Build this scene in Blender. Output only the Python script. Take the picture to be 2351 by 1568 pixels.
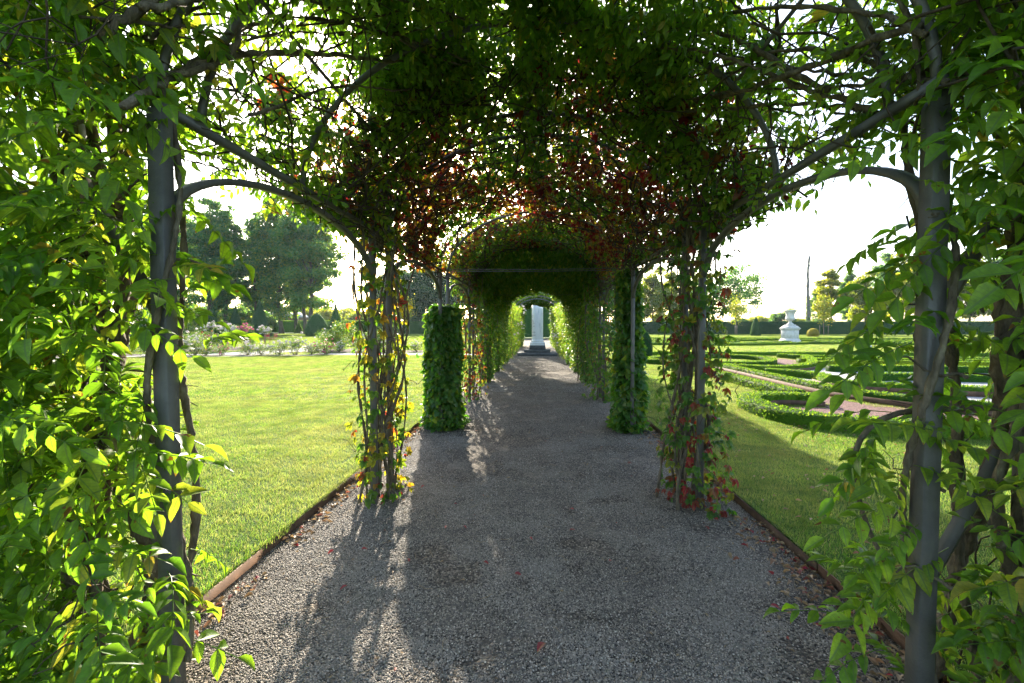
import bpy, math, random
import numpy as np
from mathutils import Vector, Matrix, Euler

for _o in list(bpy.data.objects):
    bpy.data.objects.remove(_o)
SC = bpy.context.scene
COL = SC.collection
R = math.radians
SEED = 7
rng = np.random.default_rng(SEED)

# ------------------------------------------------------------------ camera
EYE = 1.60
cam_d = bpy.data.cameras.new('camera')
cam = bpy.data.objects.new('camera', cam_d)
COL.objects.link(cam)
cam.location = (0, 0, EYE)
cam.rotation_euler = (R(90 - 1.92), 0, R(3.2))
cam_d.sensor_width = 36
cam_d.lens = 16.0
cam_d.clip_start = 0.02
cam_d.clip_end = 3000
SC.camera = cam
CAMROT = cam.rotation_euler.to_matrix()


def ray(px, py):
    """direction of the sight line through a point of the 2351 x 1568 view of the photograph"""
    return (CAMROT @ Vector(((px - 1175.5) / 1045, (784 - py) / 1045, -1))).normalized()


SUN_DIR = ray(1008, 337)                      # towards the sun
SUN_EL = math.asin(SUN_DIR.z)
SUN_AZ = math.atan2(SUN_DIR.x, SUN_DIR.y)     # from +Y, clockwise positive

# ------------------------------------------------------------------ world, sun, exposure
W = bpy.data.worlds.new('World')
SC.world = W
W.use_nodes = True
nt = W.node_tree
for n in list(nt.nodes):
    nt.nodes.remove(n)
sky = nt.nodes.new('ShaderNodeTexSky')
sky.sky_type = 'NISHITA'
sky.sun_disc = False
sky.sun_elevation = SUN_EL
sky.sun_rotation = SUN_AZ
sky.altitude = 0
sky.air_density = 1.0
sky.dust_density = 2.2
sky.ozone_density = 1.0
bg = nt.nodes.new('ShaderNodeBackground')
bg.inputs['Strength'].default_value = 0.15
wo = nt.nodes.new('ShaderNodeOutputWorld')
nt.links.new(sky.outputs[0], bg.inputs[0])
nt.links.new(bg.outputs[0], wo.inputs[0])

sun_d = bpy.data.lights.new('sun', 'SUN')
sun_d.energy = 5.0
sun_d.angle = R(0.53)
sun_d.color = (1.0, 0.90, 0.74)
sun = bpy.data.objects.new('sun', sun_d)
COL.objects.link(sun)
sun.rotation_euler = SUN_DIR.to_track_quat('Z', 'Y').to_euler()
sun.location = (-20, 60, 40)

SC.view_settings.view_transform = 'Standard'
SC.view_settings.look = 'None'
SC.view_settings.gamma = 1
SC.view_settings.exposure = 2.1
SC.view_settings.use_curve_mapping = False
SC.render.engine = 'CYCLES'
cy = SC.cycles
cy.use_denoising = True
cy.denoiser = 'OPENIMAGEDENOISE'
cy.denoising_input_passes = 'RGB_ALBEDO_NORMAL'
cy.max_bounces = 8
cy.diffuse_bounces = 4
cy.glossy_bounces = 2
cy.transmission_bounces = 6
cy.volume_bounces = 1
cy.transparent_max_bounces = 4
cy.sample_clamp_indirect = 6
cy.use_adaptive_sampling = True
cy.adaptive_threshold = 0.01


# ================================================================== helpers
def nrm(a):
    a = np.asarray(a, float)
    return a / np.maximum(np.linalg.norm(a, axis=-1, keepdims=True), 1e-9)


def G(px, py, z=0.0):
    d = ray(px, py)
    t = (z - EYE) / d.z
    return (d.x * t, d.y * t)


def PX(px, y):
    """world X of the upright line seen at px, y metres ahead"""
    d = ray(px, 749)
    return d.x / d.y * y


def vnoise(P, scale, seed=0):
    P = np.asarray(P, float) / scale + seed * 17.13
    i = np.floor(P).astype(np.int64)
    f = P - i
    f = f * f * (3 - 2 * f)
    out = np.zeros(len(P))
    for dx in (0, 1):
        for dy in (0, 1):
            for dz in (0, 1):
                h = ((i[:, 0] + dx) * 73856093) ^ ((i[:, 1] + dy) * 19349663) ^ ((i[:, 2] + dz) * 83492791)
                h = (h ^ (h >> 13)) * 1274126177
                v = ((h ^ (h >> 16)) & 0xFFFF) / 65535.0
                w = (f[:, 0] if dx else 1 - f[:, 0]) * (f[:, 1] if dy else 1 - f[:, 1]) * (f[:, 2] if dz else 1 - f[:, 2])
                out += w * v
    return out


def rdir(n, g=rng):
    return nrm(g.normal(size=(n, 3)))


class T:
    """a template: vertices, faces, per-vertex uv and random offset"""
    def __init__(s, v, f, uv=None, r=None):
        s.v = np.array(v, float)
        s.tot = np.array([len(q) for q in f])
        s.loops = np.array([i for q in f for i in q])
        s.uv = np.array(uv, float) if uv is not None else s.v[:, :2].copy()
        s.r = np.array(r, float) if r is not None else np.zeros(len(s.v))


def tjoin(ts):
    v, f, uv, r, b = [], [], [], [], 0
    for t in ts:
        k = 0
        for n in t.tot:
            f.append([int(x) + b for x in t.loops[k:k + n]])
            k += n
        v += t.v.tolist(); uv += t.uv.tolist(); r += t.r.tolist()
        b += len(t.v)
    return T(v, f, uv, r)


def tmove(t, M, dr=0.0):
    M = np.array(M)
    v = t.v @ M[:3, :3].T + M[:3, 3]
    n = T(v, [[0]], t.uv, t.r + dr)
    n.tot, n.loops = t.tot.copy(), t.loops.copy()
    return n


class MB:
    def __init__(s):
        s.V, s.L, s.N, s.U, s.Rn, s.b = [], [], [], [], [], 0

    def add(s, v, loops, tot, uv, r):
        s.V.append(v); s.L.append(loops + s.b); s.N.append(tot); s.U.append(uv); s.Rn.append(r)
        s.b += len(v)

    def faces(s, v, f, r=0.0):
        v = np.array(v, float)
        s.add(v, np.array([i for q in f for i in q]), np.array([len(q) for q in f]), v[:, :2] * 1.0, np.full(len(v), float(r)))
        return s

    def inst(s, t, P, D, N, S, r):
        """instances of a template: local y runs along D, local z towards N"""
        P = np.asarray(P, float); n = len(P)
        if n == 0:
            return s
        D = nrm(D)
        X = np.cross(D, N)
        bad = np.linalg.norm(X, axis=1) < 1e-4
        X[bad] = np.cross(D[bad], np.array([0.31, 0.9, 0.2]))
        X = nrm(X); Z = np.cross(X, D)
        S = np.broadcast_to(np.asarray(S, float), (n,))
        tv = t.v
        v = P[:, None, :] + S[:, None, None] * (tv[None, :, 0:1] * X[:, None, :] + tv[None, :, 1:2] * D[:, None, :] + tv[None, :, 2:3] * Z[:, None, :])
        k = len(tv)
        L = (t.loops[None, :] + (np.arange(n) * k)[:, None]).ravel()
        s.add(v.reshape(-1, 3), L, np.tile(t.tot, n), np.tile(t.uv, (n, 1)), (np.asarray(r, float)[:, None] + t.r[None, :]).ravel())
        return s

    def tube(s, pts, rad, sides=6, r=0.0, cap=True, knot=0.0):
        pts = np.array(pts, float); k = len(pts)
        rad = np.broadcast_to(np.asarray(rad, float), (k,))
        tan = nrm(np.gradient(pts, axis=0))
        ref = np.array([0.0, 0.0, 1.0]) if abs(tan[:, 2]).mean() < 0.7 else np.array([1.0, 0.0, 0.0])
        A = nrm(np.cross(tan, ref)); B = np.cross(tan, A)
        an = np.arange(sides) * 2 * math.pi / sides
        v = pts[:, None, :] + rad[:, None, None] * (np.cos(an)[None, :, None] * A[:, None, :] + np.sin(an)[None, :, None] * B[:, None, :])
        v = v.reshape(-1, 3)
        if knot > 0:
            rr = np.repeat(rad, sides)
            ctr = np.repeat(pts, sides, axis=0)
            v = ctr + (v - ctr) * (1 + knot * ((vnoise(v, .035, 3) - .5) + (vnoise(v, .012, 4) - .5) * .7))[:, None]
        f = []
        for i in range(k - 1):
            for j in range(sides):
                f.append((i * sides + j, i * sides + (j + 1) % sides, (i + 1) * sides + (j + 1) % sides, (i + 1) * sides + j))
        if cap:
            f.append(tuple(range(sides - 1, -1, -1)))
            f.append(tuple((k - 1) * sides + j for j in range(sides)))
        uv = np.stack([np.tile(an / 6.283, k), np.repeat(np.arange(k), sides) * 1.0], 1)
        s.add(v, np.array([i for q in f for i in q]), np.array([len(q) for q in f]), uv, np.full(len(v), float(r)))
        return s

    def box(s, c, d, rz=0.0, r=0.0, bevel=0.0):
        x, y, z = [q / 2 for q in d]
        b = min(bevel, x * .45, y * .45, z * .45)
        if b <= 0:
            v = [(sx * x, sy * y, sz * z) for sz in (-1, 1) for sy in (-1, 1) for sx in (-1, 1)]
            f = [(0, 2, 3, 1), (4, 5, 7, 6), (0, 1, 5, 4), (2, 6, 7, 3), (0, 4, 6, 2), (1, 3, 7, 5)]
        else:
            ring = [(-x + b, -y), (x - b, -y), (x, -y + b), (x, y - b), (x - b, y), (-x + b, y), (-x, y - b), (-x, -y + b)]
            v = []
            for zz, k in ((-z, 1 - b / max(x, y)), (-z + b, 1), (z - b, 1), (z, 1 - b / max(x, y))):
                kx = (x - b) / x if k != 1 else 1; ky = (y - b) / y if k != 1 else 1
                v += [(p[0] * kx, p[1] * ky, zz) for p in ring]
            f = [tuple(range(7, -1, -1)), tuple(24 + j for j in range(8))]
            for i in range(3):
                for j in range(8):
                    f.append((i * 8 + j, i * 8 + (j + 1) % 8, i * 8 + 8 + (j + 1) % 8, i * 8 + 8 + j))
        ca, sa = math.cos(rz), math.sin(rz)
        v = [(c[0] + p[0] * ca - p[1] * sa, c[1] + p[0] * sa + p[1] * ca, c[2] + p[2]) for p in v]
        return s.faces(v, f, r)

    def lathe(s, prof, c=(0, 0, 0), sides=24, r=0.0):
        an = np.arange(sides) * 2 * math.pi / sides
        v = []
        for (rr, z) in prof:
            for a in an:
                v.append((c[0] + rr * math.cos(a), c[1] + rr * math.sin(a), c[2] + z))
        k = len(prof); f = []
        for i in range(k - 1):
            for j in range(sides):
                f.append((i * sides + j, i * sides + (j + 1) % sides, (i + 1) * sides + (j + 1) % sides, (i + 1) * sides + j))
        f.append(tuple(range(sides - 1, -1, -1)))
        f.append(tuple((k - 1) * sides + j for j in range(sides)))
        return s.faces(v, f, r)

    def mesh(s, name, mat, smooth=False):
        me = bpy.data.meshes.new(name)
        V = np.concatenate(s.V); L = np.concatenate(s.L).astype(np.int32); N = np.concatenate(s.N).astype(np.int32)
        U = np.concatenate(s.U); Rn = np.concatenate(s.Rn)
        me.vertices.add(len(V)); me.vertices.foreach_set('co', V.astype(np.float32).ravel())
        me.loops.add(len(L)); me.loops.foreach_set('vertex_index', L)
        me.polygons.add(len(N))
        st = np.zeros(len(N), np.int32); st[1:] = np.cumsum(N)[:-1]
        me.polygons.foreach_set('loop_start', st)
        me.polygons.foreach_set('loop_total', N)
        if smooth:
            me.polygons.foreach_set('use_smooth', np.ones(len(N), bool))
        uv = me.uv_layers.new(name='UVMap')
        uv.data.foreach_set('uv', U[L].astype(np.float32).ravel())
        at = me.attributes.new('rnd', 'FLOAT', 'POINT')
        at.data.foreach_set('value', Rn.astype(np.float32))
        me.update(calc_edges=True)
        me.materials.append(mat)
        return me

    def build(s, name, mat, parent=None, smooth=False, kind=None):
        o = bpy.data.objects.new(name, s.mesh(name, mat, smooth))
        COL.objects.link(o)
        if parent is not None:
            o.parent = parent
        if kind:
            o['kind'] = kind
        return o


def tag(o, label=None, cat=None, group=None, kind=None):
    if label: o['label'] = label
    if cat: o['category'] = cat
    if group: o['group'] = group
    if kind: o['kind'] = kind
    return o


def thing(name, label, cat, loc=(0, 0, 0), rz=0.0, group=None):
    o = bpy.data.objects.new(name, None)
    o.empty_display_size = 0.2
    o.location = loc; o.rotation_euler = (0, 0, rz)
    COL.objects.link(o)
    return tag(o, label, cat, group)


def child(name, me, parent, loc=(0, 0, 0), rot=(0, 0, 0), sc=1.0, kind=None):
    o = bpy.data.objects.new(name, me)
    o.location = loc; o.rotation_euler = rot
    o.scale = (sc, sc, sc) if np.isscalar(sc) else sc
    o.parent = parent
    COL.objects.link(o)
    if kind: o['kind'] = kind
    return o


ORD = 'first second third fourth fifth sixth seventh eighth ninth tenth eleventh twelfth thirteenth fourteenth fifteenth sixteenth seventeenth eighteenth nineteenth twentieth'.split()


# ------------------------------------------------------------------ materials
def new_mat(name):
    m = bpy.data.materials.new(name)
    m.use_nodes = True
    t = m.node_tree
    for n in list(t.nodes):
        t.nodes.remove(n)
    out = t.nodes.new('ShaderNodeOutputMaterial')
    return m, t, out


def N_(t, kind, **kw):
    n = t.nodes.new(kind)
    for k, v in kw.items():
        setattr(n, k, v)
    return n


def ramp(t, stops, src, interp='LINEAR'):
    r = t.nodes.new('ShaderNodeValToRGB')
    r.color_ramp.interpolation = interp
    el = r.color_ramp.elements
    while len(el) < len(stops):
        el.new(0.5)
    for e, (p, c) in zip(el, stops):
        e.position = p
        e.color = (*c, 1) if len(c) == 3 else c
    t.links.new(src, r.inputs[0])
    return r.outputs[0]


def mth(t, op, a, b=None, c=None):
    n = t.nodes.new('ShaderNodeMath'); n.operation = op
    for i, q in enumerate((a, b, c)):
        if q is None: continue
        if isinstance(q, (int, float)): n.inputs[i].default_value = q
        else: t.links.new(q, n.inputs[i])
    return n.outputs[0]


def mixc(t, fac, a, b, blend='MIX'):
    n = t.nodes.new('ShaderNodeMix'); n.data_type = 'RGBA'; n.blend_type = blend
    for s, q in ((n.inputs[0], fac), (n.inputs[6], a), (n.inputs[7], b)):
        if isinstance(q, (int, float)): s.default_value = q
        elif isinstance(q, tuple): s.default_value = (*q, 1)
        else: t.links.new(q, s)
    return n.outputs[2]


def leaf_mat(name, refl, trans, rough=0.48, tfac=0.5, veins=True, spec=0.25, spots=0.0, objrnd=True, patch=None):
    """thin leaf: reflects one ramp of colours, lets another through; the random value of each leaf picks along the ramps"""
    m, t, out = new_mat(name)
    at = N_(t, 'ShaderNodeAttribute', attribute_name='rnd')
    v = at.outputs['Fac']
    if objrnd:
        oi = N_(t, 'ShaderNodeObjectInfo')
        v = mth(t, 'FRACT', mth(t, 'ADD', v, mth(t, 'MULTIPLY', oi.outputs['Random'], 0.999)))
    c1 = ramp(t, refl, v); c2 = ramp(t, trans, v)
    geo = N_(t, 'ShaderNodeNewGeometry')
    nz = N_(t, 'ShaderNodeTexNoise'); nz.inputs['Scale'].default_value = 60; nz.inputs['Detail'].default_value = 2
    t.links.new(geo.outputs['Position'], nz.inputs['Vector'])
    f = mth(t, 'MULTIPLY_ADD', nz.outputs['Fac'], 0.9, 0.55)
    c1 = mixc(t, 1.0, c1, f, 'MULTIPLY'); c2 = mixc(t, 1.0, c2, f, 'MULTIPLY')
    if patch:
        pa = N_(t, 'ShaderNodeTexNoise'); pa.inputs['Scale'].default_value = 0.55; pa.inputs['Detail'].default_value = 6; pa.inputs['Roughness'].default_value = 0.7
        t.links.new(geo.outputs['Position'], pa.inputs['Vector'])
        pf = ramp(t, [(0.40, (0, 0, 0)), (0.68, (1, 1, 1))], pa.outputs['Fac'])
        c1 = mixc(t, mth(t, 'MULTIPLY', pf, 0.8), c1, patch[0]); c2 = mixc(t, mth(t, 'MULTIPLY', pf, 0.8), c2, patch[1])
        pb2 = N_(t, 'ShaderNodeTexNoise'); pb2.inputs['Scale'].default_value = 2.6; pb2.inputs['Detail'].default_value = 5
        t.links.new(geo.outputs['Position'], pb2.inputs['Vector'])
        pg = ramp(t, [(0.35, (0.62, 0.66, 0.6)), (0.65, (1.15, 1.12, 1.1))], pb2.outputs['Fac'])
        c1 = mixc(t, 1.0, c1, pg, 'MULTIPLY'); c2 = mixc(t, 1.0, c2, pg, 'MULTIPLY')
    if veins:
        uv = N_(t, 'ShaderNodeUVMap'); uv.uv_map = 'UVMap'
        sp = N_(t, 'ShaderNodeSeparateXYZ'); t.links.new(uv.outputs[0], sp.inputs[0])
        ax = mth(t, 'ABSOLUTE', sp.outputs[0])
        mid = mth(t, 'LESS_THAN', ax, 0.022)
        w = mth(t, 'FRACT', mth(t, 'MULTIPLY', mth(t, 'SUBTRACT', sp.outputs[1], mth(t, 'MULTIPLY', ax, 0.9)), 8.0))
        side = mth(t, 'MULTIPLY', mth(t, 'LESS_THAN', w, 0.16), 0.5)
        vv = mth(t, 'MULTIPLY', mth(t, 'MAXIMUM', mid, side), 0.45)
        vv = mth(t, 'MULTIPLY', vv, 1.5)
        c1 = mixc(t, vv, c1, (0.15, 0.24, 0.06))
        c2 = mixc(t, vv, c2, (0.10, 0.16, 0.02))
    if veins:
        tn = N_(t, 'ShaderNodeTexNoise'); tn.inputs['Scale'].default_value = 35; t.links.new(geo.outputs['Position'], tn.inputs['Vector'])
        edge = mth(t, 'ADD', mth(t, 'MULTIPLY', sp.outputs[1], 1.0), mth(t, 'MULTIPLY_ADD', tn.outputs['Fac'], 0.5, -0.25))
        tip = mth(t, 'MULTIPLY', mth(t, 'GREATER_THAN', edge, 0.97), 0.8)
        c1 = mixc(t, tip, c1, (0.13, 0.075, 0.025)); c2 = mixc(t, tip, c2, (0.34, 0.17, 0.02))
    if spots > 0:
        n2 = N_(t, 'ShaderNodeTexNoise'); n2.inputs['Scale'].default_value = 22; n2.inputs['Detail'].default_value = 3
        t.links.new(geo.outputs['Position'], n2.inputs['Vector'])
        sfac = mth(t, 'GREATER_THAN', n2.outputs['Fac'], 1 - spots)
        c1 = mixc(t, sfac, c1, (0.16, 0.09, 0.03)); c2 = mixc(t, sfac, c2, (0.22, 0.10, 0.01))
    pb = N_(t, 'ShaderNodeBsdfPrincipled')
    t.links.new(c1, pb.inputs['Base Color']); pb.inputs['Roughness'].default_value = rough
    pb.inputs['Specular IOR Level'].default_value = spec
    tr = N_(t, 'ShaderNodeBsdfTranslucent'); t.links.new(c2, tr.inputs['Color'])
    mx = N_(t, 'ShaderNodeMixShader'); mx.inputs[0].default_value = tfac
    t.links.new(pb.outputs[0], mx.inputs[1]); t.links.new(tr.outputs[0], mx.inputs[2])
    t.links.new(mx.outputs[0], out.inputs['Surface'])
    return m


def surf_mat(name, stops, scale=5.0, rough=0.8, bump=0.3, bscale=None, spec=0.3, detail=6, metallic=0.0, stretch=None, bdist=0.02):
    """noise-coloured opaque surface in object space with fine relief"""
    m, t, out = new_mat(name)
    tc = N_(t, 'ShaderNodeTexCoord')
    vec = tc.outputs['Object']
    if stretch:
        mp = N_(t, 'ShaderNodeMapping'); mp.inputs['Scale'].default_value = stretch
        t.links.new(vec, mp.inputs[0]); vec = mp.outputs[0]
    nz = N_(t, 'ShaderNodeTexNoise'); nz.inputs['Scale'].default_value = scale; nz.inputs['Detail'].default_value = detail
    nz.inputs['Roughness'].default_value = 0.65
    t.links.new(vec, nz.inputs['Vector'])
    c = ramp(t, stops, nz.outputs['Fac'])
    pb = N_(t, 'ShaderNodeBsdfPrincipled')
    t.links.new(c, pb.inputs['Base Color'])
    pb.inputs['Roughness'].default_value = rough; pb.inputs['Specular IOR Level'].default_value = spec
    pb.inputs['Metallic'].default_value = metallic
    if bump > 0:
        n2 = N_(t, 'ShaderNodeTexNoise'); n2.inputs['Scale'].default_value = bscale or scale * 6; n2.inputs['Detail'].default_value = 5
        t.links.new(vec, n2.inputs['Vector'])
        bp = N_(t, 'ShaderNodeBump'); bp.inputs['Strength'].default_value = bump; bp.inputs['Distance'].default_value = bdist
        t.links.new(n2.outputs['Fac'], bp.inputs['Height']); t.links.new(bp.outputs[0], pb.inputs['Normal'])
    t.links.new(pb.outputs[0], out.inputs['Surface'])
    return m


GREEN_R = [(0.0, (0.050, 0.118, 0.013)), (0.45, (0.080, 0.162, 0.016)), (0.8, (0.115, 0.190, 0.020)), (0.97, (0.13, 0.19, 0.02)), (1.0, (0.17, 0.15, 0.03))]
GREEN_T = [(0.0, (0.18, 0.42, 0.012)), (0.5, (0.30, 0.53, 0.015)), (0.8, (0.32, 0.56, 0.02)), (0.97, (0.50, 0.58, 0.03)), (1.0, (0.60, 0.42, 0.03))]
M = {}
M['wisteria'] = leaf_mat('wisteria_leaf', GREEN_R, GREEN_T, rough=0.42, spots=0.30, tfac=0.54)
CR_R = [(0.0, (0.030, 0.080, 0.014)), (0.42, (0.050, 0.105, 0.016)), (0.55, (0.10, 0.12, 0.02)), (0.68, (0.14, 0.085, 0.02)), (0.80, (0.17, 0.035, 0.018)), (0.90, (0.20, 0.014, 0.016)), (1.0, (0.09, 0.018, 0.018))]
CR_T = [(0.0, (0.14, 0.36, 0.015)), (0.42, (0.26, 0.44, 0.018)), (0.55, (0.60, 0.50, 0.02)), (0.68, (0.50, 0.23, 0.02)), (0.80, (0.38, 0.075, 0.02)), (0.90, (0.34, 0.025, 0.025)), (1.0, (0.18, 0.03, 0.025))]
M['creeper'] = leaf_mat('creeper_leaf', CR_R, CR_T, rough=0.35, spots=0.28, tfac=0.48)
M['creeper_yellow'] = leaf_mat('creeper_leaf_yellow', [(0, (0.030, 0.080, 0.014)), (0.35, (0.055, 0.11, 0.016)), (0.6, (0.11, 0.14, 0.02)), (0.82, (0.17, 0.14, 0.02)), (0.92, (0.15, 0.06, 0.02)), (0.97, (0.20, 0.014, 0.016)), (1, (0.09, 0.02, 0.02))],
                              [(0, (0.14, 0.36, 0.015)), (0.35, (0.28, 0.46, 0.018)), (0.6, (0.60, 0.56, 0.02)), (0.82, (0.75, 0.55, 0.02)), (0.92, (0.6, 0.25, 0.02)), (0.97, (0.58, 0.04, 0.03)), (1, (0.28, 0.03, 0.03))], tfac=0.5, spots=0.3)
M['creeper_crimson'] = leaf_mat('creeper_leaf_crimson', [(0, (0.022, 0.065, 0.014)), (0.55, (0.040, 0.095, 0.018)), (0.76, (0.08, 0.10, 0.02)), (0.86, (0.11, 0.05, 0.02)), (0.93, (0.20, 0.012, 0.018)), (1, (0.07, 0.014, 0.016))],
                               [(0, (0.12, 0.32, 0.015)), (0.55, (0.20, 0.40, 0.018)), (0.76, (0.45, 0.46, 0.02)), (0.86, (0.4, 0.16, 0.02)), (0.93, (0.5, 0.03, 0.03)), (1, (0.22, 0.02, 0.03))], tfac=0.45, spots=0.28, rough=.38)
M['creeper_red'] = leaf_mat('creeper_leaf_red', [(0, (0.24, 0.03, 0.02)), (0.6, (0.22, 0.06, 0.02)), (1, (0.2, 0.1, 0.02))], [(0, (0.65, 0.06, 0.03)), (0.6, (0.7, 0.2, 0.03)), (1, (0.7, 0.42, 0.03))], tfac=0.5)
M['creeper_deep'] = leaf_mat('creeper_leaf_crimson_deep', [(0, (0.24, 0.010, 0.018)), (0.7, (0.17, 0.012, 0.018)), (1, (0.12, 0.03, 0.02))], [(0, (0.5, 0.02, 0.03)), (1, (0.35, 0.05, 0.03))], tfac=0.42)
M['creeper_green'] = leaf_mat('creeper_leaf_green', [(0, (0.026, 0.070, 0.014)), (0.8, (0.05, 0.105, 0.018)), (0.93, (0.10, 0.11, 0.02)), (1, (0.18, 0.03, 0.02))],
                             [(0, (0.12, 0.32, 0.015)), (0.8, (0.26, 0.44, 0.018)), (0.93, (0.5, 0.45, 0.02)), (1, (0.55, 0.06, 0.03))], tfac=0.45)
M['hydrangea'] = leaf_mat('hydrangea_leaf', [(0, (0.022, 0.070, 0.014)), (0.7, (0.040, 0.105, 0.018)), (1, (0.10, 0.15, 0.02))],
                          [(0, (0.10, 0.34, 0.015)), (0.7, (0.20, 0.44, 0.02)), (1, (0.45, 0.52, 0.02))], rough=0.42, tfac=0.42, spec=0.28)
M['darkclimb'] = leaf_mat('climber_leaf', [(0, (0.022, 0.060, 0.012)), (0.75, (0.042, 0.10, 0.018)), (1, (0.09, 0.13, 0.02))],
                          [(0, (0.10, 0.28, 0.012)), (0.75, (0.22, 0.40, 0.018)), (1, (0.5, 0.48, 0.02))], rough=0.4, tfac=0.42, veins=False)
M['rose_leaf'] = leaf_mat('rose_leaf', [(0, (0.035, 0.085, 0.018)), (0.7, (0.06, 0.12, 0.022)), (1, (0.13, 0.15, 0.03))],
                          [(0, (0.18, 0.36, 0.02)), (0.7, (0.34, 0.50, 0.025)), (1, (0.58, 0.52, 0.04))], tfac=0.5, veins=False)
M['bush_rose_leaf'] = leaf_mat('bush_rose_leaf', [(0, (0.026, 0.070, 0.022)), (0.7, (0.048, 0.10, 0.026)), (1, (0.11, 0.12, 0.03))],
                               [(0, (0.09, 0.22, 0.03)), (0.7, (0.18, 0.32, 0.03)), (1, (0.4, 0.34, 0.04))], tfac=0.42, veins=False)
M['tree_leaf'] = leaf_mat('tree_leaf', [(0, (0.030, 0.115, 0.050)), (0.6, (0.056, 0.170, 0.050)), (1, (0.13, 0.20, 0.035))],
                          [(0, (0.10, 0.30, 0.05)), (0.6, (0.22, 0.44, 0.05)), (1, (0.5, 0.52, 0.04))], tfac=0.45, veins=False, rough=0.5)
M['tree_leaf_yellow'] = leaf_mat('tree_leaf_yellow', [(0, (0.050, 0.085, 0.018)), (0.6, (0.085, 0.12, 0.02)), (1, (0.16, 0.15, 0.025))],
                                 [(0, (0.26, 0.40, 0.02)), (0.6, (0.46, 0.52, 0.02)), (1, (0.66, 0.56, 0.03))], tfac=0.5, veins=False, rough=0.5)
M['tree_leaf_dark'] = leaf_mat('tree_leaf_dark', [(0, (0.022, 0.060, 0.030)), (0.7, (0.036, 0.085, 0.036)), (1, (0.06, 0.10, 0.03))],
                               [(0, (0.06, 0.16, 0.03)), (0.7, (0.12, 0.24, 0.03)), (1, (0.26, 0.32, 0.03))], tfac=0.38, veins=False, rough=0.5)
M['yew'] = leaf_mat('yew_leaf', [(0, (0.016, 0.048, 0.020)), (0.8, (0.030, 0.075, 0.026)), (1, (0.05, 0.10, 0.03))],
                    [(0, (0.06, 0.18, 0.03)), (1, (0.16, 0.30, 0.03))], tfac=0.3, veins=False, rough=0.7, spec=0.1)
M['golden'] = leaf_mat('golden_yew_leaf', [(0, (0.10, 0.12, 0.015)), (1, (0.20, 0.18, 0.02))], [(0, (0.42, 0.42, 0.02)), (1, (0.6, 0.5, 0.03))], tfac=0.4, veins=False)
M['box'] = leaf_mat('box_leaf', [(0, (0.022, 0.058, 0.012)), (0.7, (0.040, 0.092, 0.016)), (1, (0.08, 0.13, 0.02))],
                    [(0, (0.08, 0.20, 0.012)), (0.7, (0.18, 0.32, 0.018)), (1, (0.36, 0.44, 0.03))], tfac=0.5, veins=False, rough=0.65, spec=0.1)
M['grass'] = leaf_mat('grass_blade', [(0, (0.050, 0.145, 0.018)), (0.55, (0.085, 0.190, 0.024)), (0.85, (0.14, 0.20, 0.040)), (1, (0.27, 0.24, 0.10))],
                      [(0, (0.14, 0.34, 0.025)), (0.5, (0.25, 0.42, 0.035)), (0.8, (0.38, 0.43, 0.07)), (1, (0.5, 0.44, 0.18))], tfac=0.47, veins=False, rough=0.5, patch=((0.15, 0.15, 0.05), (0.42, 0.40, 0.12)))
M['litter'] = leaf_mat('dry_leaf', [(0, (0.15, 0.10, 0.055)), (0.45, (0.26, 0.19, 0.11)), (0.8, (0.34, 0.25, 0.14)), (0.92, (0.22, 0.06, 0.04)), (1, (0.26, 0.02, 0.04))],
                       [(0, (0.18, 0.11, 0.05)), (0.6, (0.3, 0.2, 0.09)), (0.92, (0.25, 0.06, 0.04)), (1, (0.3, 0.03, 0.04))], tfac=0.35, veins=False, rough=0.6)
M['red_leaf'] = leaf_mat('red_fallen_leaf', [(0, (0.20, 0.014, 0.03)), (1, (0.30, 0.03, 0.05))], [(0, (0.4, 0.03, 0.04)), (1, (0.5, 0.04, 0.05))], tfac=0.3, spec=0.4)
M['petal_white'] = leaf_mat('white_petal', [(0, (0.72, 0.70, 0.66)), (1, (0.80, 0.72, 0.68))], [(0, (0.7, 0.68, 0.62)), (1, (0.75, 0.62, 0.58))], tfac=0.4, veins=False)
M['petal_pink'] = leaf_mat('pink_petal', [(0, (0.60, 0.10, 0.22)), (1, (0.70, 0.35, 0.42))], [(0, (0.7, 0.08, 0.2)), (1, (0.7, 0.3, 0.36))], tfac=0.4, veins=False)
M['petal_red'] = leaf_mat('red_petal', [(0, (0.45, 0.02, 0.03)), (1, (0.55, 0.05, 0.08))], [(0, (0.6, 0.03, 0.04)), (1, (0.6, 0.05, 0.1))], tfac=0.4, veins=False)
M['bark'] = surf_mat('vine_bark', [(0.3, (0.050, 0.038, 0.025)), (0.5, (0.12, 0.095, 0.062)), (0.62, (0.17, 0.14, 0.09)), (0.75, (0.27, 0.26, 0.14))], scale=26, bump=0.9, bscale=60, rough=0.9, stretch=(1, 1, 0.35))
M['twig'] = surf_mat('twig_bark', [(0.3, (0.035, 0.026, 0.017)), (0.7, (0.09, 0.066, 0.04))], scale=30, bump=0.4, rough=0.85)
M['green_stem'] = surf_mat('green_stem', [(0.3, (0.08, 0.10, 0.02)), (0.7, (0.16, 0.16, 0.05))], scale=20, bump=0.2, rough=0.6)
M['trunk'] = surf_mat('tree_bark', [(0.3, (0.050, 0.040, 0.030)), (0.7, (0.14, 0.11, 0.085))], scale=6, bump=0.9, bscale=20, rough=0.95, stretch=(1, 1, .25), bdist=0.06)
M['dead_trunk'] = surf_mat('dead_trunk_bark', [(0.3, (0.13, 0.11, 0.10)), (0.7, (0.28, 0.25, 0.22))], scale=4, bump=0.9, rough=0.95, stretch=(1, 1, .3), bdist=0.06)
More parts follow.
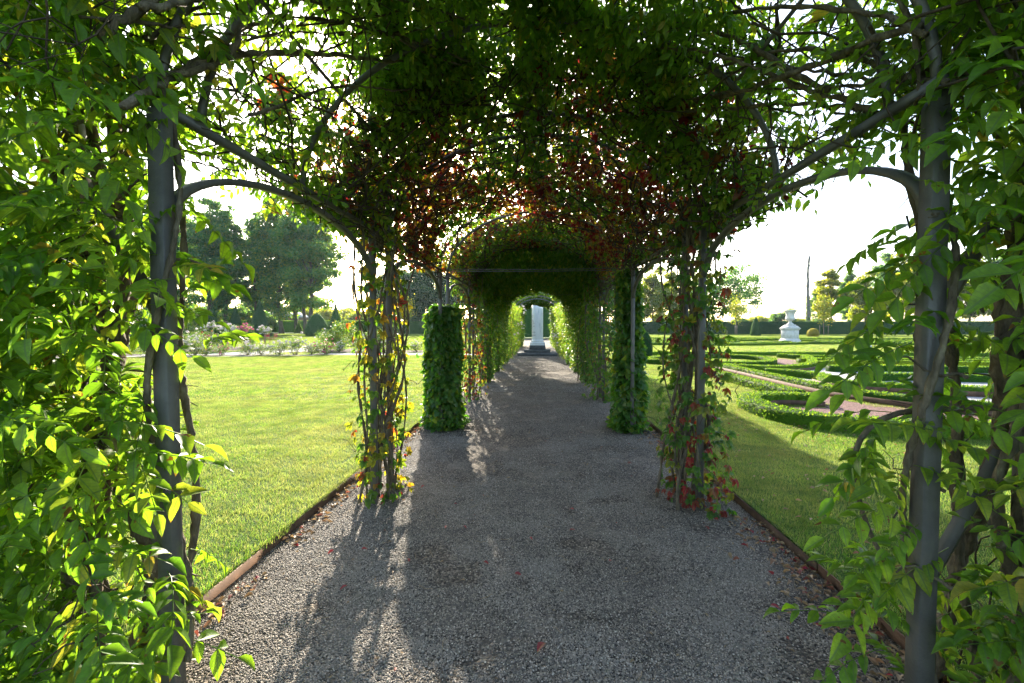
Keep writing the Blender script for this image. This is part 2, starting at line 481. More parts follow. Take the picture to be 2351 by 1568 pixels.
M['steel'] = surf_mat('grey_painted_steel', [(0.3, (0.070, 0.066, 0.060)), (0.55, (0.105, 0.098, 0.088)), (0.68, (0.13, 0.115, 0.095)), (0.78, (0.19, 0.15, 0.11))], scale=7, bump=0.12, bscale=90, rough=0.5, spec=0.45)
M['wire'] = surf_mat('wire_steel', [(0.3, (0.06, 0.06, 0.062)), (0.7, (0.12, 0.12, 0.12))], scale=30, bump=0, rough=0.5)
M['corten'] = surf_mat('rusted_steel', [(0.25, (0.050, 0.028, 0.017)), (0.5, (0.095, 0.052, 0.029)), (0.75, (0.16, 0.088, 0.048))], scale=9, bump=0.25, bscale=120, rough=0.8)
M['marble'] = surf_mat('white_marble', [(0.30, (0.30, 0.31, 0.33)), (0.42, (0.62, 0.62, 0.62)), (0.7, (0.74, 0.735, 0.72))], scale=2.2, bump=0.05, rough=0.45, detail=9, stretch=(2.6, 2.6, .55))
M['darkstone'] = surf_mat('dark_bluestone', [(0.3, (0.045, 0.048, 0.05)), (0.7, (0.11, 0.112, 0.11))], scale=8, bump=0.25, rough=0.65)
M['limestone'] = surf_mat('pale_limestone', [(0.25, (0.30, 0.285, 0.26)), (0.5, (0.58, 0.56, 0.52)), (0.8, (0.68, 0.66, 0.62))], scale=3, bump=0.25, bscale=40, rough=0.85, detail=8)
M['inscription'] = surf_mat('inscription_paint', [(0.3, (0.10, 0.09, 0.085)), (0.7, (0.15, 0.13, 0.12))], scale=30, bump=0, rough=0.8)
M['soil'] = surf_mat('garden_soil', [(0.3, (0.028, 0.019, 0.013)), (0.7, (0.085, 0.058, 0.042))], scale=6, bump=1.0, bscale=25, rough=1.0, bdist=0.05)
M['whitegravel'] = surf_mat('white_gravel', [(0.3, (0.20, 0.195, 0.19)), (0.6, (0.36, 0.35, 0.34))], scale=40, bump=1.0, bscale=45, rough=0.9, bdist=0.03)
M['redchips'] = surf_mat('red_stone_chips', [(0.35, (0.040, 0.018, 0.015)), (0.5, (0.12, 0.060, 0.050)), (0.65, (0.24, 0.14, 0.115))], scale=26, bump=1.0, bscale=36, rough=0.9, bdist=0.03)
M['greygravel'] = surf_mat('grey_gravel_far', [(0.3, (0.15, 0.145, 0.14)), (0.7, (0.34, 0.33, 0.31))], scale=25, bump=0.8, bscale=40, rough=0.95)
M['brickwall'] = surf_mat('pale_brick_wall', [(0.3, (0.28, 0.17, 0.13)), (0.7, (0.38, 0.24, 0.19))], scale=2, bump=0.2, rough=0.9)
M['rooftile'] = surf_mat('grey_roofing', [(0.3, (0.34, 0.33, 0.32)), (0.7, (0.46, 0.44, 0.42))], scale=3, bump=0.3, rough=0.7)
M['darkdoor'] = surf_mat('dark_joinery', [(0.3, (0.02, 0.025, 0.03)), (0.7, (0.035, 0.04, 0.05))], scale=5, bump=0, rough=0.4)
M['redmetal'] = surf_mat('red_painted_metal', [(0.3, (0.38, 0.06, 0.07)), (0.7, (0.48, 0.09, 0.10))], scale=5, bump=0, rough=0.45)
M['stakewood'] = surf_mat('stake_wood', [(0.3, (0.16, 0.12, 0.08)), (0.7, (0.28, 0.22, 0.16))], scale=9, bump=0.3, rough=0.9, stretch=(1, 1, .2))


def lawn_mat():
    m, t, out = new_mat('lawn_turf')
    geo = N_(t, 'ShaderNodeNewGeometry')
    a = N_(t, 'ShaderNodeTexNoise'); a.inputs['Scale'].default_value = 0.6; a.inputs['Detail'].default_value = 6
    b = N_(t, 'ShaderNodeTexNoise'); b.inputs['Scale'].default_value = 55; b.inputs['Detail'].default_value = 3
    for n in (a, b): t.links.new(geo.outputs['Position'], n.inputs['Vector'])
    c = ramp(t, [(0.3, (0.040, 0.085, 0.014)), (0.6, (0.065, 0.120, 0.018)), (0.8, (0.12, 0.14, 0.035))], a.outputs['Fac'])
    c = mixc(t, 1.0, c, ramp(t, [(0.3, (0.45, 0.45, 0.45)), (0.7, (1.4, 1.4, 1.3))], b.outputs['Fac']), 'MULTIPLY')
    pb = N_(t, 'ShaderNodeBsdfPrincipled'); t.links.new(c, pb.inputs['Base Color']); pb.inputs['Roughness'].default_value = 0.9
    pb.inputs['Specular IOR Level'].default_value = 0.1
    bp = N_(t, 'ShaderNodeBump'); bp.inputs['Strength'].default_value = 1; bp.inputs['Distance'].default_value = 0.03
    t.links.new(b.outputs['Fac'], bp.inputs['Height']); t.links.new(bp.outputs[0], pb.inputs['Normal'])
    t.links.new(pb.outputs[0], out.inputs['Surface'])
    return m


def gravel_mat():
    m, t, out = new_mat('path_gravel')
    geo = N_(t, 'ShaderNodeNewGeometry')
    vo = N_(t, 'ShaderNodeTexVoronoi'); vo.inputs['Scale'].default_value = 75
    t.links.new(geo.outputs['Position'], vo.inputs['Vector'])
    sp = N_(t, 'ShaderNodeSeparateColor'); t.links.new(vo.outputs['Color'], sp.inputs[0])
    c = ramp(t, [(0.0, (0.036, 0.032, 0.028)), (0.35, (0.066, 0.057, 0.047)), (0.65, (0.110, 0.093, 0.074)), (0.85, (0.170, 0.143, 0.112)), (1, (0.27, 0.23, 0.18))], sp.outputs[0])
    nz = N_(t, 'ShaderNodeTexNoise'); nz.inputs['Scale'].default_value = 1.6; nz.inputs['Detail'].default_value = 7; nz.inputs['Roughness'].default_value = 0.7
    t.links.new(geo.outputs['Position'], nz.inputs['Vector'])
    dust = ramp(t, [(0.50, (0, 0, 0)), (0.66, (1, 1, 1))], nz.outputs['Fac'])
    c = mixc(t, mth(t, 'MULTIPLY', dust, 0.6), c, (0.24, 0.206, 0.168))
    pb = N_(t, 'ShaderNodeBsdfPrincipled'); t.links.new(c, pb.inputs['Base Color']); pb.inputs['Roughness'].default_value = 0.9
    pb.inputs['Specular IOR Level'].default_value = 0.1
    bp = N_(t, 'ShaderNodeBump'); bp.inputs['Strength'].default_value = 1.0; bp.inputs['Distance'].default_value = 0.012; bp.invert = True
    t.links.new(vo.outputs['Distance'], bp.inputs['Height']); t.links.new(bp.outputs[0], pb.inputs['Normal'])
    t.links.new(pb.outputs[0], out.inputs['Surface'])
    return m


def pebble_mat():
    m, t, out = new_mat('pebble_stone')
    oi = N_(t, 'ShaderNodeObjectInfo')
    c = ramp(t, [(0.0, (0.054, 0.047, 0.041)), (0.28, (0.108, 0.092, 0.075)), (0.55, (0.178, 0.147, 0.114)), (0.80, (0.255, 0.210, 0.160)), (0.95, (0.36, 0.305, 0.24)), (1, (0.50, 0.44, 0.36))], oi.outputs['Random'])
    geo = N_(t, 'ShaderNodeNewGeometry')
    dn = N_(t, 'ShaderNodeTexNoise'); dn.inputs['Scale'].default_value = 1.3; dn.inputs['Detail'].default_value = 8; dn.inputs['Roughness'].default_value = 0.72
    t.links.new(geo.outputs['Position'], dn.inputs['Vector'])
    c = mixc(t, mth(t, 'MULTIPLY', ramp(t, [(0.46, (0, 0, 0)), (0.66, (1, 1, 1))], dn.outputs['Fac']), 0.6), c, (0.27, 0.235, 0.195))
    c = mixc(t, 1.0, c, ramp(t, [(0.30, (0.72, 0.72, 0.72)), (0.5, (1, 1, 1))], dn.outputs['Fac']), 'MULTIPLY')
    pb = N_(t, 'ShaderNodeBsdfPrincipled'); t.links.new(c, pb.inputs['Base Color']); pb.inputs['Roughness'].default_value = 0.6
    pb.inputs['Specular IOR Level'].default_value = 0.3
    t.links.new(pb.outputs[0], out.inputs['Surface'])
    return m


M['lawn'] = lawn_mat(); M['gravel'] = gravel_mat(); M['pebble'] = pebble_mat()

# ------------------------------------------------------------------ leaf templates
def leaflet(w=0.42, fold=0.07, droop=0.10, detail=True):
    if detail:
        h = w / 2
        v = [(0, 0, 0), (-h * .80, .22, fold * .8), (0, .24, 0), (h * .80, .22, fold * .8), (-h, .46, fold), (0, .5, -droop * .15), (h, .46, fold),
             (-h * .62, .74, fold * .6 - droop * .4), (0, .77, -droop * .5), (h * .62, .74, fold * .6 - droop * .4), (0, 1, -droop)]
        f = [(0, 2, 1), (0, 3, 2), (1, 2, 5, 4), (2, 3, 6, 5), (4, 5, 8, 7), (5, 6, 9, 8), (7, 8, 10), (8, 9, 10)]
    else:
        h = w / 2
        v = [(0, 0, 0), (-h * .9, .28, fold * .6), (h * .9, .28, -fold * .3), (-h * .86, .62, -droop * .2), (h * .86, .62, fold * .5 - droop * .2), (0, 1, -droop)]
        f = [(0, 2, 1), (1, 2, 4, 3), (3, 4, 5)]
    return T(v, f)


def mat_yz(p, d, n, s):
    d = Vector(d).normalized(); x = d.cross(Vector(n)).normalized(); z = x.cross(d)
    m = Matrix.Identity(4)
    for i in range(3):
        m[i][0] = x[i] * s; m[i][1] = d[i] * s; m[i][2] = z[i] * s; m[i][3] = p[i]
    return m


def pinnate(seed, pairs=5, detail=True, droop=0.3):
    g = random.Random(seed)
    ts = []
    pt = lambda t: Vector((0, t, -droop * t * t))
    for i in range(pairs + 1):
        t = 0.22 + 0.78 * i / pairs
        for sgn in ((-1, 1) if i < pairs else (0,)):
            a = R(g.uniform(50, 72)) if sgn else 0
            d = (math.sin(a) * sgn + g.uniform(-.1, .1), math.cos(a), -0.28 + g.uniform(-.25, .15) - 2 * droop * t * .4)
            n = (g.uniform(-.25, .25) + sgn * -.15, g.uniform(-.15, .25), 1)
            sz = g.uniform(.24, .40) * (0.82 if i == 0 else 1)
            ts.append(tmove(leaflet(g.uniform(.38, .52), g.uniform(.03, .20), g.uniform(.05, .42), detail), mat_yz(pt(t), d, n, sz), g.uniform(-.06, .06)))
    st = MB()
    k = 5 if detail else 3
    st.tube([pt(q / (k - 1)) for q in range(k)], 0.0075, 3, cap=False)
    f, kk = [], 0
    for n in st.N[0]:
        f.append([int(x) for x in st.L[0][kk:kk + n]]); kk += n
    ts.append(T(st.V[0], f, np.full((len(st.V[0]), 2), 0.0), np.zeros(len(st.V[0]))))
    return tjoin(ts)


def palmate(seed, detail=False):
    g = random.Random(seed)
    ts = []
    for i, (a, s) in enumerate(((-88, .62), (-42, .88), (0, 1.0), (42, .88), (88, .62))):
        a = R(a + g.uniform(-8, 8))
        d = (math.sin(a), math.cos(a), -.25 + g.uniform(-.3, .1))
        ts.append(tmove(leaflet(.52, g.uniform(.05, .12), g.uniform(.1, .3), detail), mat_yz((0, 0, 0), d, (g.uniform(-.3, .3), g.uniform(-.1, .3), 1), s * g.uniform(.52, .62)), g.uniform(-.05, .05)))
    ts.append(T([(-.008, -.5, .0), (.008, -.5, 0), (0, 0, .0), (0, 0, .012)], [(0, 1, 2), (0, 2, 3)], [(0, 0)] * 4))
    return tjoin(ts)


def heart():
    v = [(0, 0, 0), (-.34, -.06, .06), (-.46, .28, .08), (-.30, .66, .03), (0, 1, -.14), (.30, .66, .03), (.46, .28, .08), (.34, -.06, .06), (0, .42, 0)]
    f = [(0, 8, 2, 1), (8, 3, 2), (8, 4, 3), (8, 5, 4), (8, 6, 5), (8, 0, 7, 6)]
    return T(v, f)


LF_D = leaflet(); LF = leaflet(detail=False); HEART = heart()
QUAD = T([(-.42, .1, .05), (0, 0, 0), (.42, .1, .05), (.3, .75, 0), (0, 1, -.1), (-.3, .75, 0)], [(1, 2, 3, 4), (0, 1, 4, 5)])
DIA = T([(0, 0, 0), (.3, .45, .06), (0, 1, -.05), (-.3, .45, .06)], [(0, 1, 2, 3)])
PIN = [pinnate(s, (4, 5, 3, 5, 4, 6)[s], True, 0.15 + .10 * s) for s in range(6)]
PIN_LO = [pinnate(10 + s, 4, False, 0.2 + .12 * s) for s in range(3)]
PAL = [palmate(s, False) for s in range(4)]
PAL_D = [palmate(s, True) for s in range(4)]


def tmesh(t, name, mat):
    return MB().inst(t, [(0, 0, 0)], np.array([[0, 1., 0]]), np.array([[0, 0, 1.]]), 1.0, [0.0]).mesh(name, mat, True)


def eul(D, Nn):
    d = Vector(D).normalized(); x = d.cross(Vector(Nn))
    if x.length < 1e-4: x = d.cross(Vector((.3, .9, .1)))
    x.normalize(); z = x.cross(d)
    return Matrix(((x[0], d[0], z[0]), (x[1], d[1], z[1]), (x[2], d[2], z[2]))).to_euler()


def split_inst(mb, ts, P, D, Nn, S, r, g=rng):
    k = g.integers(0, len(ts), len(P))
    for i, t in enumerate(ts):
        q = k == i
        mb.inst(t, P[q], D[q], Nn[q], S[q], r[q])


def wander(p0, p1, n, amp, g=rng):
    """a curving line between two points"""
    p0 = np.array(p0, float); p1 = np.array(p1, float)
    t = np.linspace(0, 1, n)[:, None]
    base = p0 + (p1 - p0) * t
    off = np.zeros((n, 3))
    for k in (1, 2, 3, 5):
        off += g.normal(size=3) * np.sin(t * math.pi * k + g.uniform(0, 6.28)) / k
    env = np.minimum(1, np.minimum(t, 1 - t) * 6)
    return base + off * amp * (0.25 + .75 * env)


def smooth_path(pts, step=.12):
    p = np.array(pts, float)
    out = []
    n = len(p)
    for i in range(n - 1):
        p0, p1, p2, p3 = p[max(0, i - 1)], p[i], p[i + 1], p[min(n - 1, i + 2)]
        k = max(2, int(np.linalg.norm(p2 - p1) / step))
        for t in np.linspace(0, 1, k, endpoint=False):
            out.append(.5 * ((2 * p1) + (-p0 + p2) * t + (2 * p0 - 5 * p1 + 4 * p2 - p3) * t * t + (-p0 + 3 * p1 - 3 * p2 + p3) * t ** 3))
    out.append(p[-1])
    return np.array(out)


# ------------------------------------------------------------------ scattering of uncountable stuff
SRC = bpy.data.collections.new('scatter_sources')     # never linked to the scene


def scatter(name, P, rot, scl, src_me, kind='stuff', label=None, cat=None, parent=None):
    me = bpy.data.meshes.new(name)
    P = np.asarray(P, np.float32); n = len(P)
    me.vertices.add(n); me.vertices.foreach_set('co', P.ravel())
    a = me.attributes.new('rot', 'FLOAT_VECTOR', 'POINT'); a.data.foreach_set('vector', np.asarray(rot, np.float32).ravel())
    b = me.attributes.new('scl', 'FLOAT', 'POINT'); b.data.foreach_set('value', np.asarray(scl, np.float32))
    me.update()
    o = bpy.data.objects.new(name, me); COL.objects.link(o)
    so = bpy.data.objects.new(name + '_source', src_me); SRC.objects.link(so)
    ng = bpy.data.node_groups.new(name + '_scatter', 'GeometryNodeTree')
    ng.interface.new_socket('Geometry', in_out='INPUT', socket_type='NodeSocketGeometry')
    ng.interface.new_socket('Geometry', in_out='OUTPUT', socket_type='NodeSocketGeometry')
    gi = ng.nodes.new('NodeGroupInput'); go = ng.nodes.new('NodeGroupOutput')
    ip = ng.nodes.new('GeometryNodeInstanceOnPoints')
    oi = ng.nodes.new('GeometryNodeObjectInfo'); oi.inputs['Object'].default_value = so; oi.inputs['As Instance'].default_value = True
    na = ng.nodes.new('GeometryNodeInputNamedAttribute'); na.data_type = 'FLOAT_VECTOR'; na.inputs['Name'].default_value = 'rot'
    nb = ng.nodes.new('GeometryNodeInputNamedAttribute'); nb.data_type = 'FLOAT'; nb.inputs['Name'].default_value = 'scl'
    er = ng.nodes.new('FunctionNodeEulerToRotation')
    ng.links.new(gi.outputs[0], ip.inputs['Points'])
    ng.links.new(oi.outputs['Geometry'], ip.inputs['Instance'])
    ng.links.new(na.outputs['Attribute'], er.inputs[0])
    ng.links.new(er.outputs[0], ip.inputs['Rotation'])
    ng.links.new(nb.outputs['Attribute'], ip.inputs['Scale'])
    ng.links.new(ip.outputs[0], go.inputs[0])
    md = o.modifiers.new('scatter', 'NODES'); md.node_group = ng
    if parent is not None: o.parent = parent
    return tag(o, label, cat, None, kind)


# ================================================================== THE SETTING
CX = -0.03                 # axis of the pergola
PL, PR = -1.90, 1.82       # edges of the gravel path
LZ = 0.055                 # lawn level


def sheet(name, poly, z, mat, kind='structure', label=None, cat=None):
    n = len(poly)
    o = MB().faces([(p[0], p[1], z) for p in poly], [tuple(range(n))]).build(name, mat)
    return tag(o, label, cat, None, kind)


def ccw(poly):
    a = sum(poly[i][0] * poly[(i + 1) % len(poly)][1] - poly[(i + 1) % len(poly)][0] * poly[i][1] for i in range(len(poly)))
    return poly if a > 0 else poly[::-1]


def inside(poly, X, Y):
    c = np.zeros(len(X), bool)
    n = len(poly); j = n - 1
    for i in range(n):
        xi, yi = poly[i]; xj, yj = poly[j]
        q = ((yi > Y) != (yj > Y)) & (X < (xj - xi) * (Y - yi) / (yj - yi + 1e-12) + xi)
        c ^= q
        j = i
    return c


def rect(x0, x1, y0, y1):
    return [(x0, y0), (x1, y0), (x1, y1), (x0, y1)]


sheet('ground', rect(-700, 700, -60, 1200), -0.05, M['lawn'], label='wide green meadow ground reaching to the horizon', cat='ground')
sheet('gravel_path', rect(PL, PR, -6, 58), 0.0, M['gravel'], label='grey gravel path running under the pergola', cat='path')
sheet('lawn_left', rect(-90, PL - 0.012, -6, 92), LZ, M['lawn'], label='sunlit lawn left of the gravel path', cat='lawn')
sheet('lawn_right', rect(PR + 0.012, 110, -6, 92), LZ, M['lawn'], label='lawn right of the gravel path around the box parterre', cat='lawn')

# steel lawn edging along the path
for nm, x, lb in (('path_edging', PL, 'rusty steel edging between the gravel and the lawn beyond the left posts'), ('path_edging', PR, 'rusty steel edging between the gravel and the lawn beyond the right posts')):
    e = thing(nm, lb, 'edging', (x, 0, 0))
    yy = -3.0
    while yy < 44:
        ln = 3.0
        off = rng.normal(0, .006)
        MB().box((off, yy + ln / 2, 0.002), (0.009, ln - 0.004, 0.125)).build('edging_strip', M['corten'], e)
        yy += ln

# ------------------------------------------------------------------ garden beds (flat areas)
no_grass = []              # polygons where no grass grows


def flat(name, poly, z, mat, label, cat):
    poly = ccw(poly)
    no_grass.append(poly)
    return sheet(name, poly, z, mat, 'structure', label, cat)


def ellipse(cx, cy, rx, ry, n=40, a0=0, rot=0):
    return [(cx + rx * math.cos(a) * math.cos(rot) - ry * math.sin(a) * math.sin(rot), cy + rx * math.cos(a) * math.sin(rot) + ry * math.sin(a) * math.cos(rot))
            for a in [a0 + 2 * math.pi * i / n for i in range(n)]]


# left rose garden: gravel walks and soil beds
Z1, Z2, Z3 = LZ + 0.004, LZ + 0.009, LZ + 0.014
flat('garden_path', [(-46, 17.5), (-20, 21.2), (-11, 23.6), (PL - .2, 24.4), (PL - .2, 26.0), (-11, 25.4), (-19, 24.2), (-46, 20.5)], Z1, M['greygravel'], 'grey gravel walk curving in front of the rose beds', 'path')
flat('garden_path', [(-18.5, 24.1), (-14.5, 25.0), (-14.0, 33.5), (-24, 36.5), (-24, 35.0), (-16.6, 32.0)], Z1 + .002, M['greygravel'], 'grey gravel walk leading between the rose beds', 'path')
flat('flower_bed', [(-20.5, 21.8), (-11.5, 23.9), (-11.5, 24.6), (-19.8, 23.2)], Z2, M['soil'], 'narrow soil bed with white roses at the lawn edge', 'flower bed')
flat('flower_bed', [(-44, 18.2), (-22.5, 21.4), (-20.8, 23.0), (-23, 24.4), (-44, 22.0)], Z3, M['soil'], 'soil bed with standard roses behind the wisteria', 'flower bed')
flat('flower_bed', [(-14.4, 25.6), (-9.6, 26.6), (-5.6, 27.0), (-5.6, 28.4), (-13, 30.5), (-14.2, 29.4)], Z2, M['soil'], 'soil bed under the large leafy shrub', 'flower bed')
flat('flower_bed', [(-24, 25.5), (-19, 26.5), (-17.4, 31.0), (-25, 34.0), (-32, 34.0), (-25, 28.5)], Z2, M['soil'], 'broad soil bed crowded with tall standard roses', 'flower bed')
flat('flower_bed', [(-17.5, 34.2), (-11.5, 34.2), (-11.5, 36.4), (-17.5, 36.4)], Z2, M['soil'], 'soil bed with low white roses further back', 'flower bed')
flat('flower_bed', [(-44, 36), (-27, 38), (-27, 40), (-44, 39)], Z2, M['soil'], 'far soil bed with bluish shrubs', 'flower bed')
flat('flower_bed', rect(-16, PL - .25, 30.4, 30.9), Z1, M['soil'], 'thin strip of bare soil across the lawn beyond the walk', 'flower bed')
flat('garden_path', rect(-26, PL - .25, 47.5, 49.5), Z1, M['greygravel'], 'far pale cross walk on the lawn', 'path')

# right parterre beds
flat('garden_path', rect(PR + .25, 60, 25.9, 26.9), Z1, M['greygravel'], 'thin pale gravel walk crossing the right lawn', 'path')
redbed = [(5.55, 17.2), (6.35, 17.0), (6.35, 9.6), (8.6, 7.2), (8.6, 6.75), (5.0, 6.9), (4.35, 7.4), (4.2, 8.3), (4.45, 8.95), (5.5, 8.85), (5.6, 10.3)]
flat('chip_bed', redbed, Z2, M['redchips'], 'bed of red stone chips between low box hedges by the lawn', 'stone bed')
whitebed = [(6.75, 15.4), (8.2, 15.6), (9.6, 16.6), (10.6, 17.6), (12.4, 21.0), (14, 23.4), (24, 23.4), (24, 9), (9.2, 8.0), (6.75, 10.2)]
flat('chip_bed', whitebed, Z1, M['whitegravel'], 'bed of white gravel between the scrolled box hedges', 'stone bed')
flat('chip_bed', [(9.4, 19.4), (10.3, 18.2), (11.6, 20.6), (12.0, 22.4), (10.6, 22.3)], Z2, M['redchips'], 'small patch of red stone chips between two hedge scrolls', 'stone bed')
far_pat = ccw([(6.5, 37), (16, 36.5), (21, 40), (26, 40.5), (34, 37), (60, 37), (60, 57), (6.5, 57)])
no_grass_far = far_pat


# ------------------------------------------------------------------ grass
def grass_tile(name, size, n, h, w, seed):
    g = np.random.default_rng(seed)
    mb = MB()
    P = np.stack([g.uniform(-size / 2, size / 2, n), g.uniform(-size / 2, size / 2, n), np.zeros(n)], 1)
    hh = h * g.uniform(.5, 1.25, n)
    tilt = g.normal(0, .38, (n, 2))
    D = nrm(np.stack([tilt[:, 0], tilt[:, 1], np.ones(n)], 1))
    a = g.uniform(0, 6.28, n)
    Nn = np.stack([np.cos(a), np.sin(a), np.zeros(n)], 1)
    ww = w / h
    blade = T([(-ww / 2, 0, 0), (ww / 2, 0, 0), (ww * .36, .55, .06), (-ww * .36, .55, .06), (0, 1, .25)], [(0, 1, 2, 3), (3, 2, 4)])
    mb.inst(blade, P, D, Nn, hh, g.uniform(0, 1, n))
    return mb.mesh(name, M['grass'])


def in_view(X, Y, margin=0.35):
    a = np.arctan2(X, Y)
    return (np.abs(a + R(3.2)) < R(48.5) + margin)


def grass_zone(name, zones, label):
    P, Rt, S = {}, {}, {}
    root = None
    for (tile, size, x0, x1, y0, y1, sc) in zones:
        g = np.random.default_rng(int(abs(x0 * 13 + y0 * 7)) + 3)
        xs = np.arange(x0 + size / 2, x1, size * .92); ys = np.arange(y0 + size / 2, y1, size * .92)
        X, Y = np.meshgrid(xs, ys); X = X.ravel() + g.normal(0, size * .05, X.size); Y = Y.ravel() + g.normal(0, size * .05, Y.size)
        k = in_view(X, Y) & (np.hypot(X, Y) > 1.0)
        for poly in no_grass:
            k &= ~inside(poly, X, Y)
        X, Y = X[k], Y[k]
        rot = np.zeros((len(X), 3)); rot[:, 2] = g.integers(0, 4, len(X)) * math.pi / 2 + g.normal(0, .1, len(X))
        sc_ = g.uniform(.92, 1.12, len(X))
        o = scatter(name, np.stack([X, Y, np.full(len(X), LZ)], 1), rot, sc_, tile, label=label if root is None else None, cat='grass' if root is None else None, parent=root)
        if root is None: root = o
    return root


T_NEAR = grass_tile('grass_tile_near', 0.3, 620, 0.030, 0.0030, 1)
T_MID = grass_tile('grass_tile_mid', 0.8, 1500, 0.032, 0.0065, 2)
T_FAR = grass_tile('grass_tile_far', 2.4, 2200, 0.042, 0.022, 3)
grass_zone('grass', [(T_NEAR, .3, -8.0, PL - .03, 0.8, 9.0, 1), (T_MID, .8, -22, PL - .2, 9.0, 24, 1), (T_MID, .8, -22, -8.0, 3.0, 9.0, 1), (T_FAR, 2.4, -70, PL - 1, 24, 90, 1)], 'short sunlit grass on the left lawn')
grass_zone('grass', [(T_NEAR, .3, PR + .03, 6.0, 0.8, 9.0, 1), (T_MID, .8, PR + .2, 14, 9.0, 24, 1), (T_MID, .8, 6.0, 14, 4.0, 9.0, 1), (T_FAR, 2.4, PR + 1, 90, 24, 90, 1)], 'short grass on the right lawn round the parterre')


# longer grass hanging over the steel edging
def fringe(x, sgn, label):
    g = np.random.default_rng(5 if sgn < 0 else 6)
    n = 5200
    y = 1.0 + 11 * g.random(n) ** 1.5
    P = np.stack([x + sgn * g.uniform(0.0, .03, n), y, np.full(n, LZ + .002)], 1)
    D = nrm(np.stack([-sgn * g.uniform(-.3, .9, n), g.normal(0, .4, n), g.uniform(.35, 1, n)], 1))
    mb = MB()
    blade = T([(-.04, 0, 0), (.04, 0, 0), (.03, .55, .02), (-.03, .55, .02), (0, 1, -.16)], [(0, 1, 2, 3), (3, 2, 4)])
    mb.inst(blade, P, D, np.tile([0, 0, 1.], (n, 1)) + g.normal(0, .3, (n, 3)), g.uniform(.025, .06, n), g.uniform(0, 1, n))
    return tag(mb.build('grass_fringe', M['grass']), label, 'grass', None, 'stuff')


fringe(PL - .01, -1, 'ragged grass fringe over the left path edging')
fringe(PR + .01, 1, 'ragged grass fringe over the right path edging')


# ------------------------------------------------------------------ gravel stones
def pebble_mesh(seed):
    g = random.Random(seed)
    import bmesh
    bm = bmesh.new()
    bmesh.ops.create_icosphere(bm, subdivisions=1, radius=0.5)
    sx, sy, sz = g.uniform(.8, 1.2), g.uniform(.7, 1), g.uniform(.45, .65)
    for v in bm.verts:
        k = 1 + g.uniform(-.16, .16)
        v.co = Vector((v.co.x * sx * k, v.co.y * sy * k, v.co.z * sz * k))
    me = bpy.data.meshes.new('pebble')
    bm.to_mesh(me); bm.free()
    me.materials.append(M['pebble'])
    return me


def pebbles(seed, n, y0, y1, smin, smax, pw):
    g = np.random.default_rng(seed)
    y = y0 + (y1 - y0) * g.random(n) ** pw
    x = g.uniform(PL + .006, PR - .006, n)
    d = vnoise(np.stack([x, y, np.zeros(n)], 1), .55, 3) * .6 + vnoise(np.stack([x, y, np.zeros(n)], 1), .17, 4) * .4
    k = g.random(n) < np.clip((0.62 - d) * 7 + .30, .06, 1)      # thin where dust shows through
    k &= in_view(x, y, .16)
    x, y = x[k], y[k]; n = len(x)
    rot = np.stack([g.normal(0, .35, n), g.normal(0, .35, n), g.uniform(0, 6.28, n)], 1)
    s = g.uniform(smin, smax, n)
    return np.stack([x, y, s * g.uniform(.05, .30, n)], 1), rot, s


_pr = None
for i, (n, y0, y1, a, b, pw) in enumerate(((160000, 1.3, 4.6, .006, .0125, 1.2), (150000, 1.3, 6.5, .0055, .011, 1.1), (110000, 4.5, 14, .008, .015, 1.3), (60000, 11, 34, .015, .030, 1.2))):
    P_, R_, S_ = pebbles(40 + i, n, y0, y1, a, b, pw)
    o = scatter('gravel', P_, R_, S_, pebble_mesh(i + 1), label='loose grey and tan pebbles of the path' if i == 0 else None, cat='gravel' if i == 0 else None, parent=_pr)
    if i == 0: _pr = o

# ================================================================== PERGOLA FRAME
HW, EV, RISE = 1.44, 2.44, 1.0        # half width, eaves height, rise of the arches
MODS = [(1.72, 4.00), (4.45, 6.84)] + [(7.41 + 2.96 * k, 9.80 + 2.96 * k) for k in range(11)]
per = thing('pergola', 'long grey steel arched pergola spanning the gravel path', 'pergola', (CX, 0, 0))


def arch_pt(th, off=0.0):
    return ((HW + off) * math.cos(th), EV + (RISE + off) * math.sin(th))


def flat_bar(pts, wid, thk, side):
    """a bent flat bar: pts in (y, z), lying in the plane of the long side"""
    v, f = [], []
    n = len(pts)
    for i in range(n):
        a = pts[max(0, i - 1)]; b = pts[min(n - 1, i + 1)]
        t = np.array([b[0] - a[0], b[1] - a[1]]); t = t / np.linalg.norm(t); nn = np.array([-t[1], t[0]])
        for (sx, sn) in ((-1, -1), (1, -1), (1, 1), (-1, 1)):
            v.append((side + sx * wid / 2, pts[i][0] + nn[0] * sn * thk / 2, pts[i][1] + nn[1] * sn * thk / 2))
    for i in range(n - 1):
        for j in range(4):
            f.append((i * 4 + j, i * 4 + (j + 1) % 4, i * 4 + 4 + (j + 1) % 4, i * 4 + 4 + j))
    f += [(3, 2, 1, 0), tuple(4 * (n - 1) + j for j in range(4))]
    return v, f


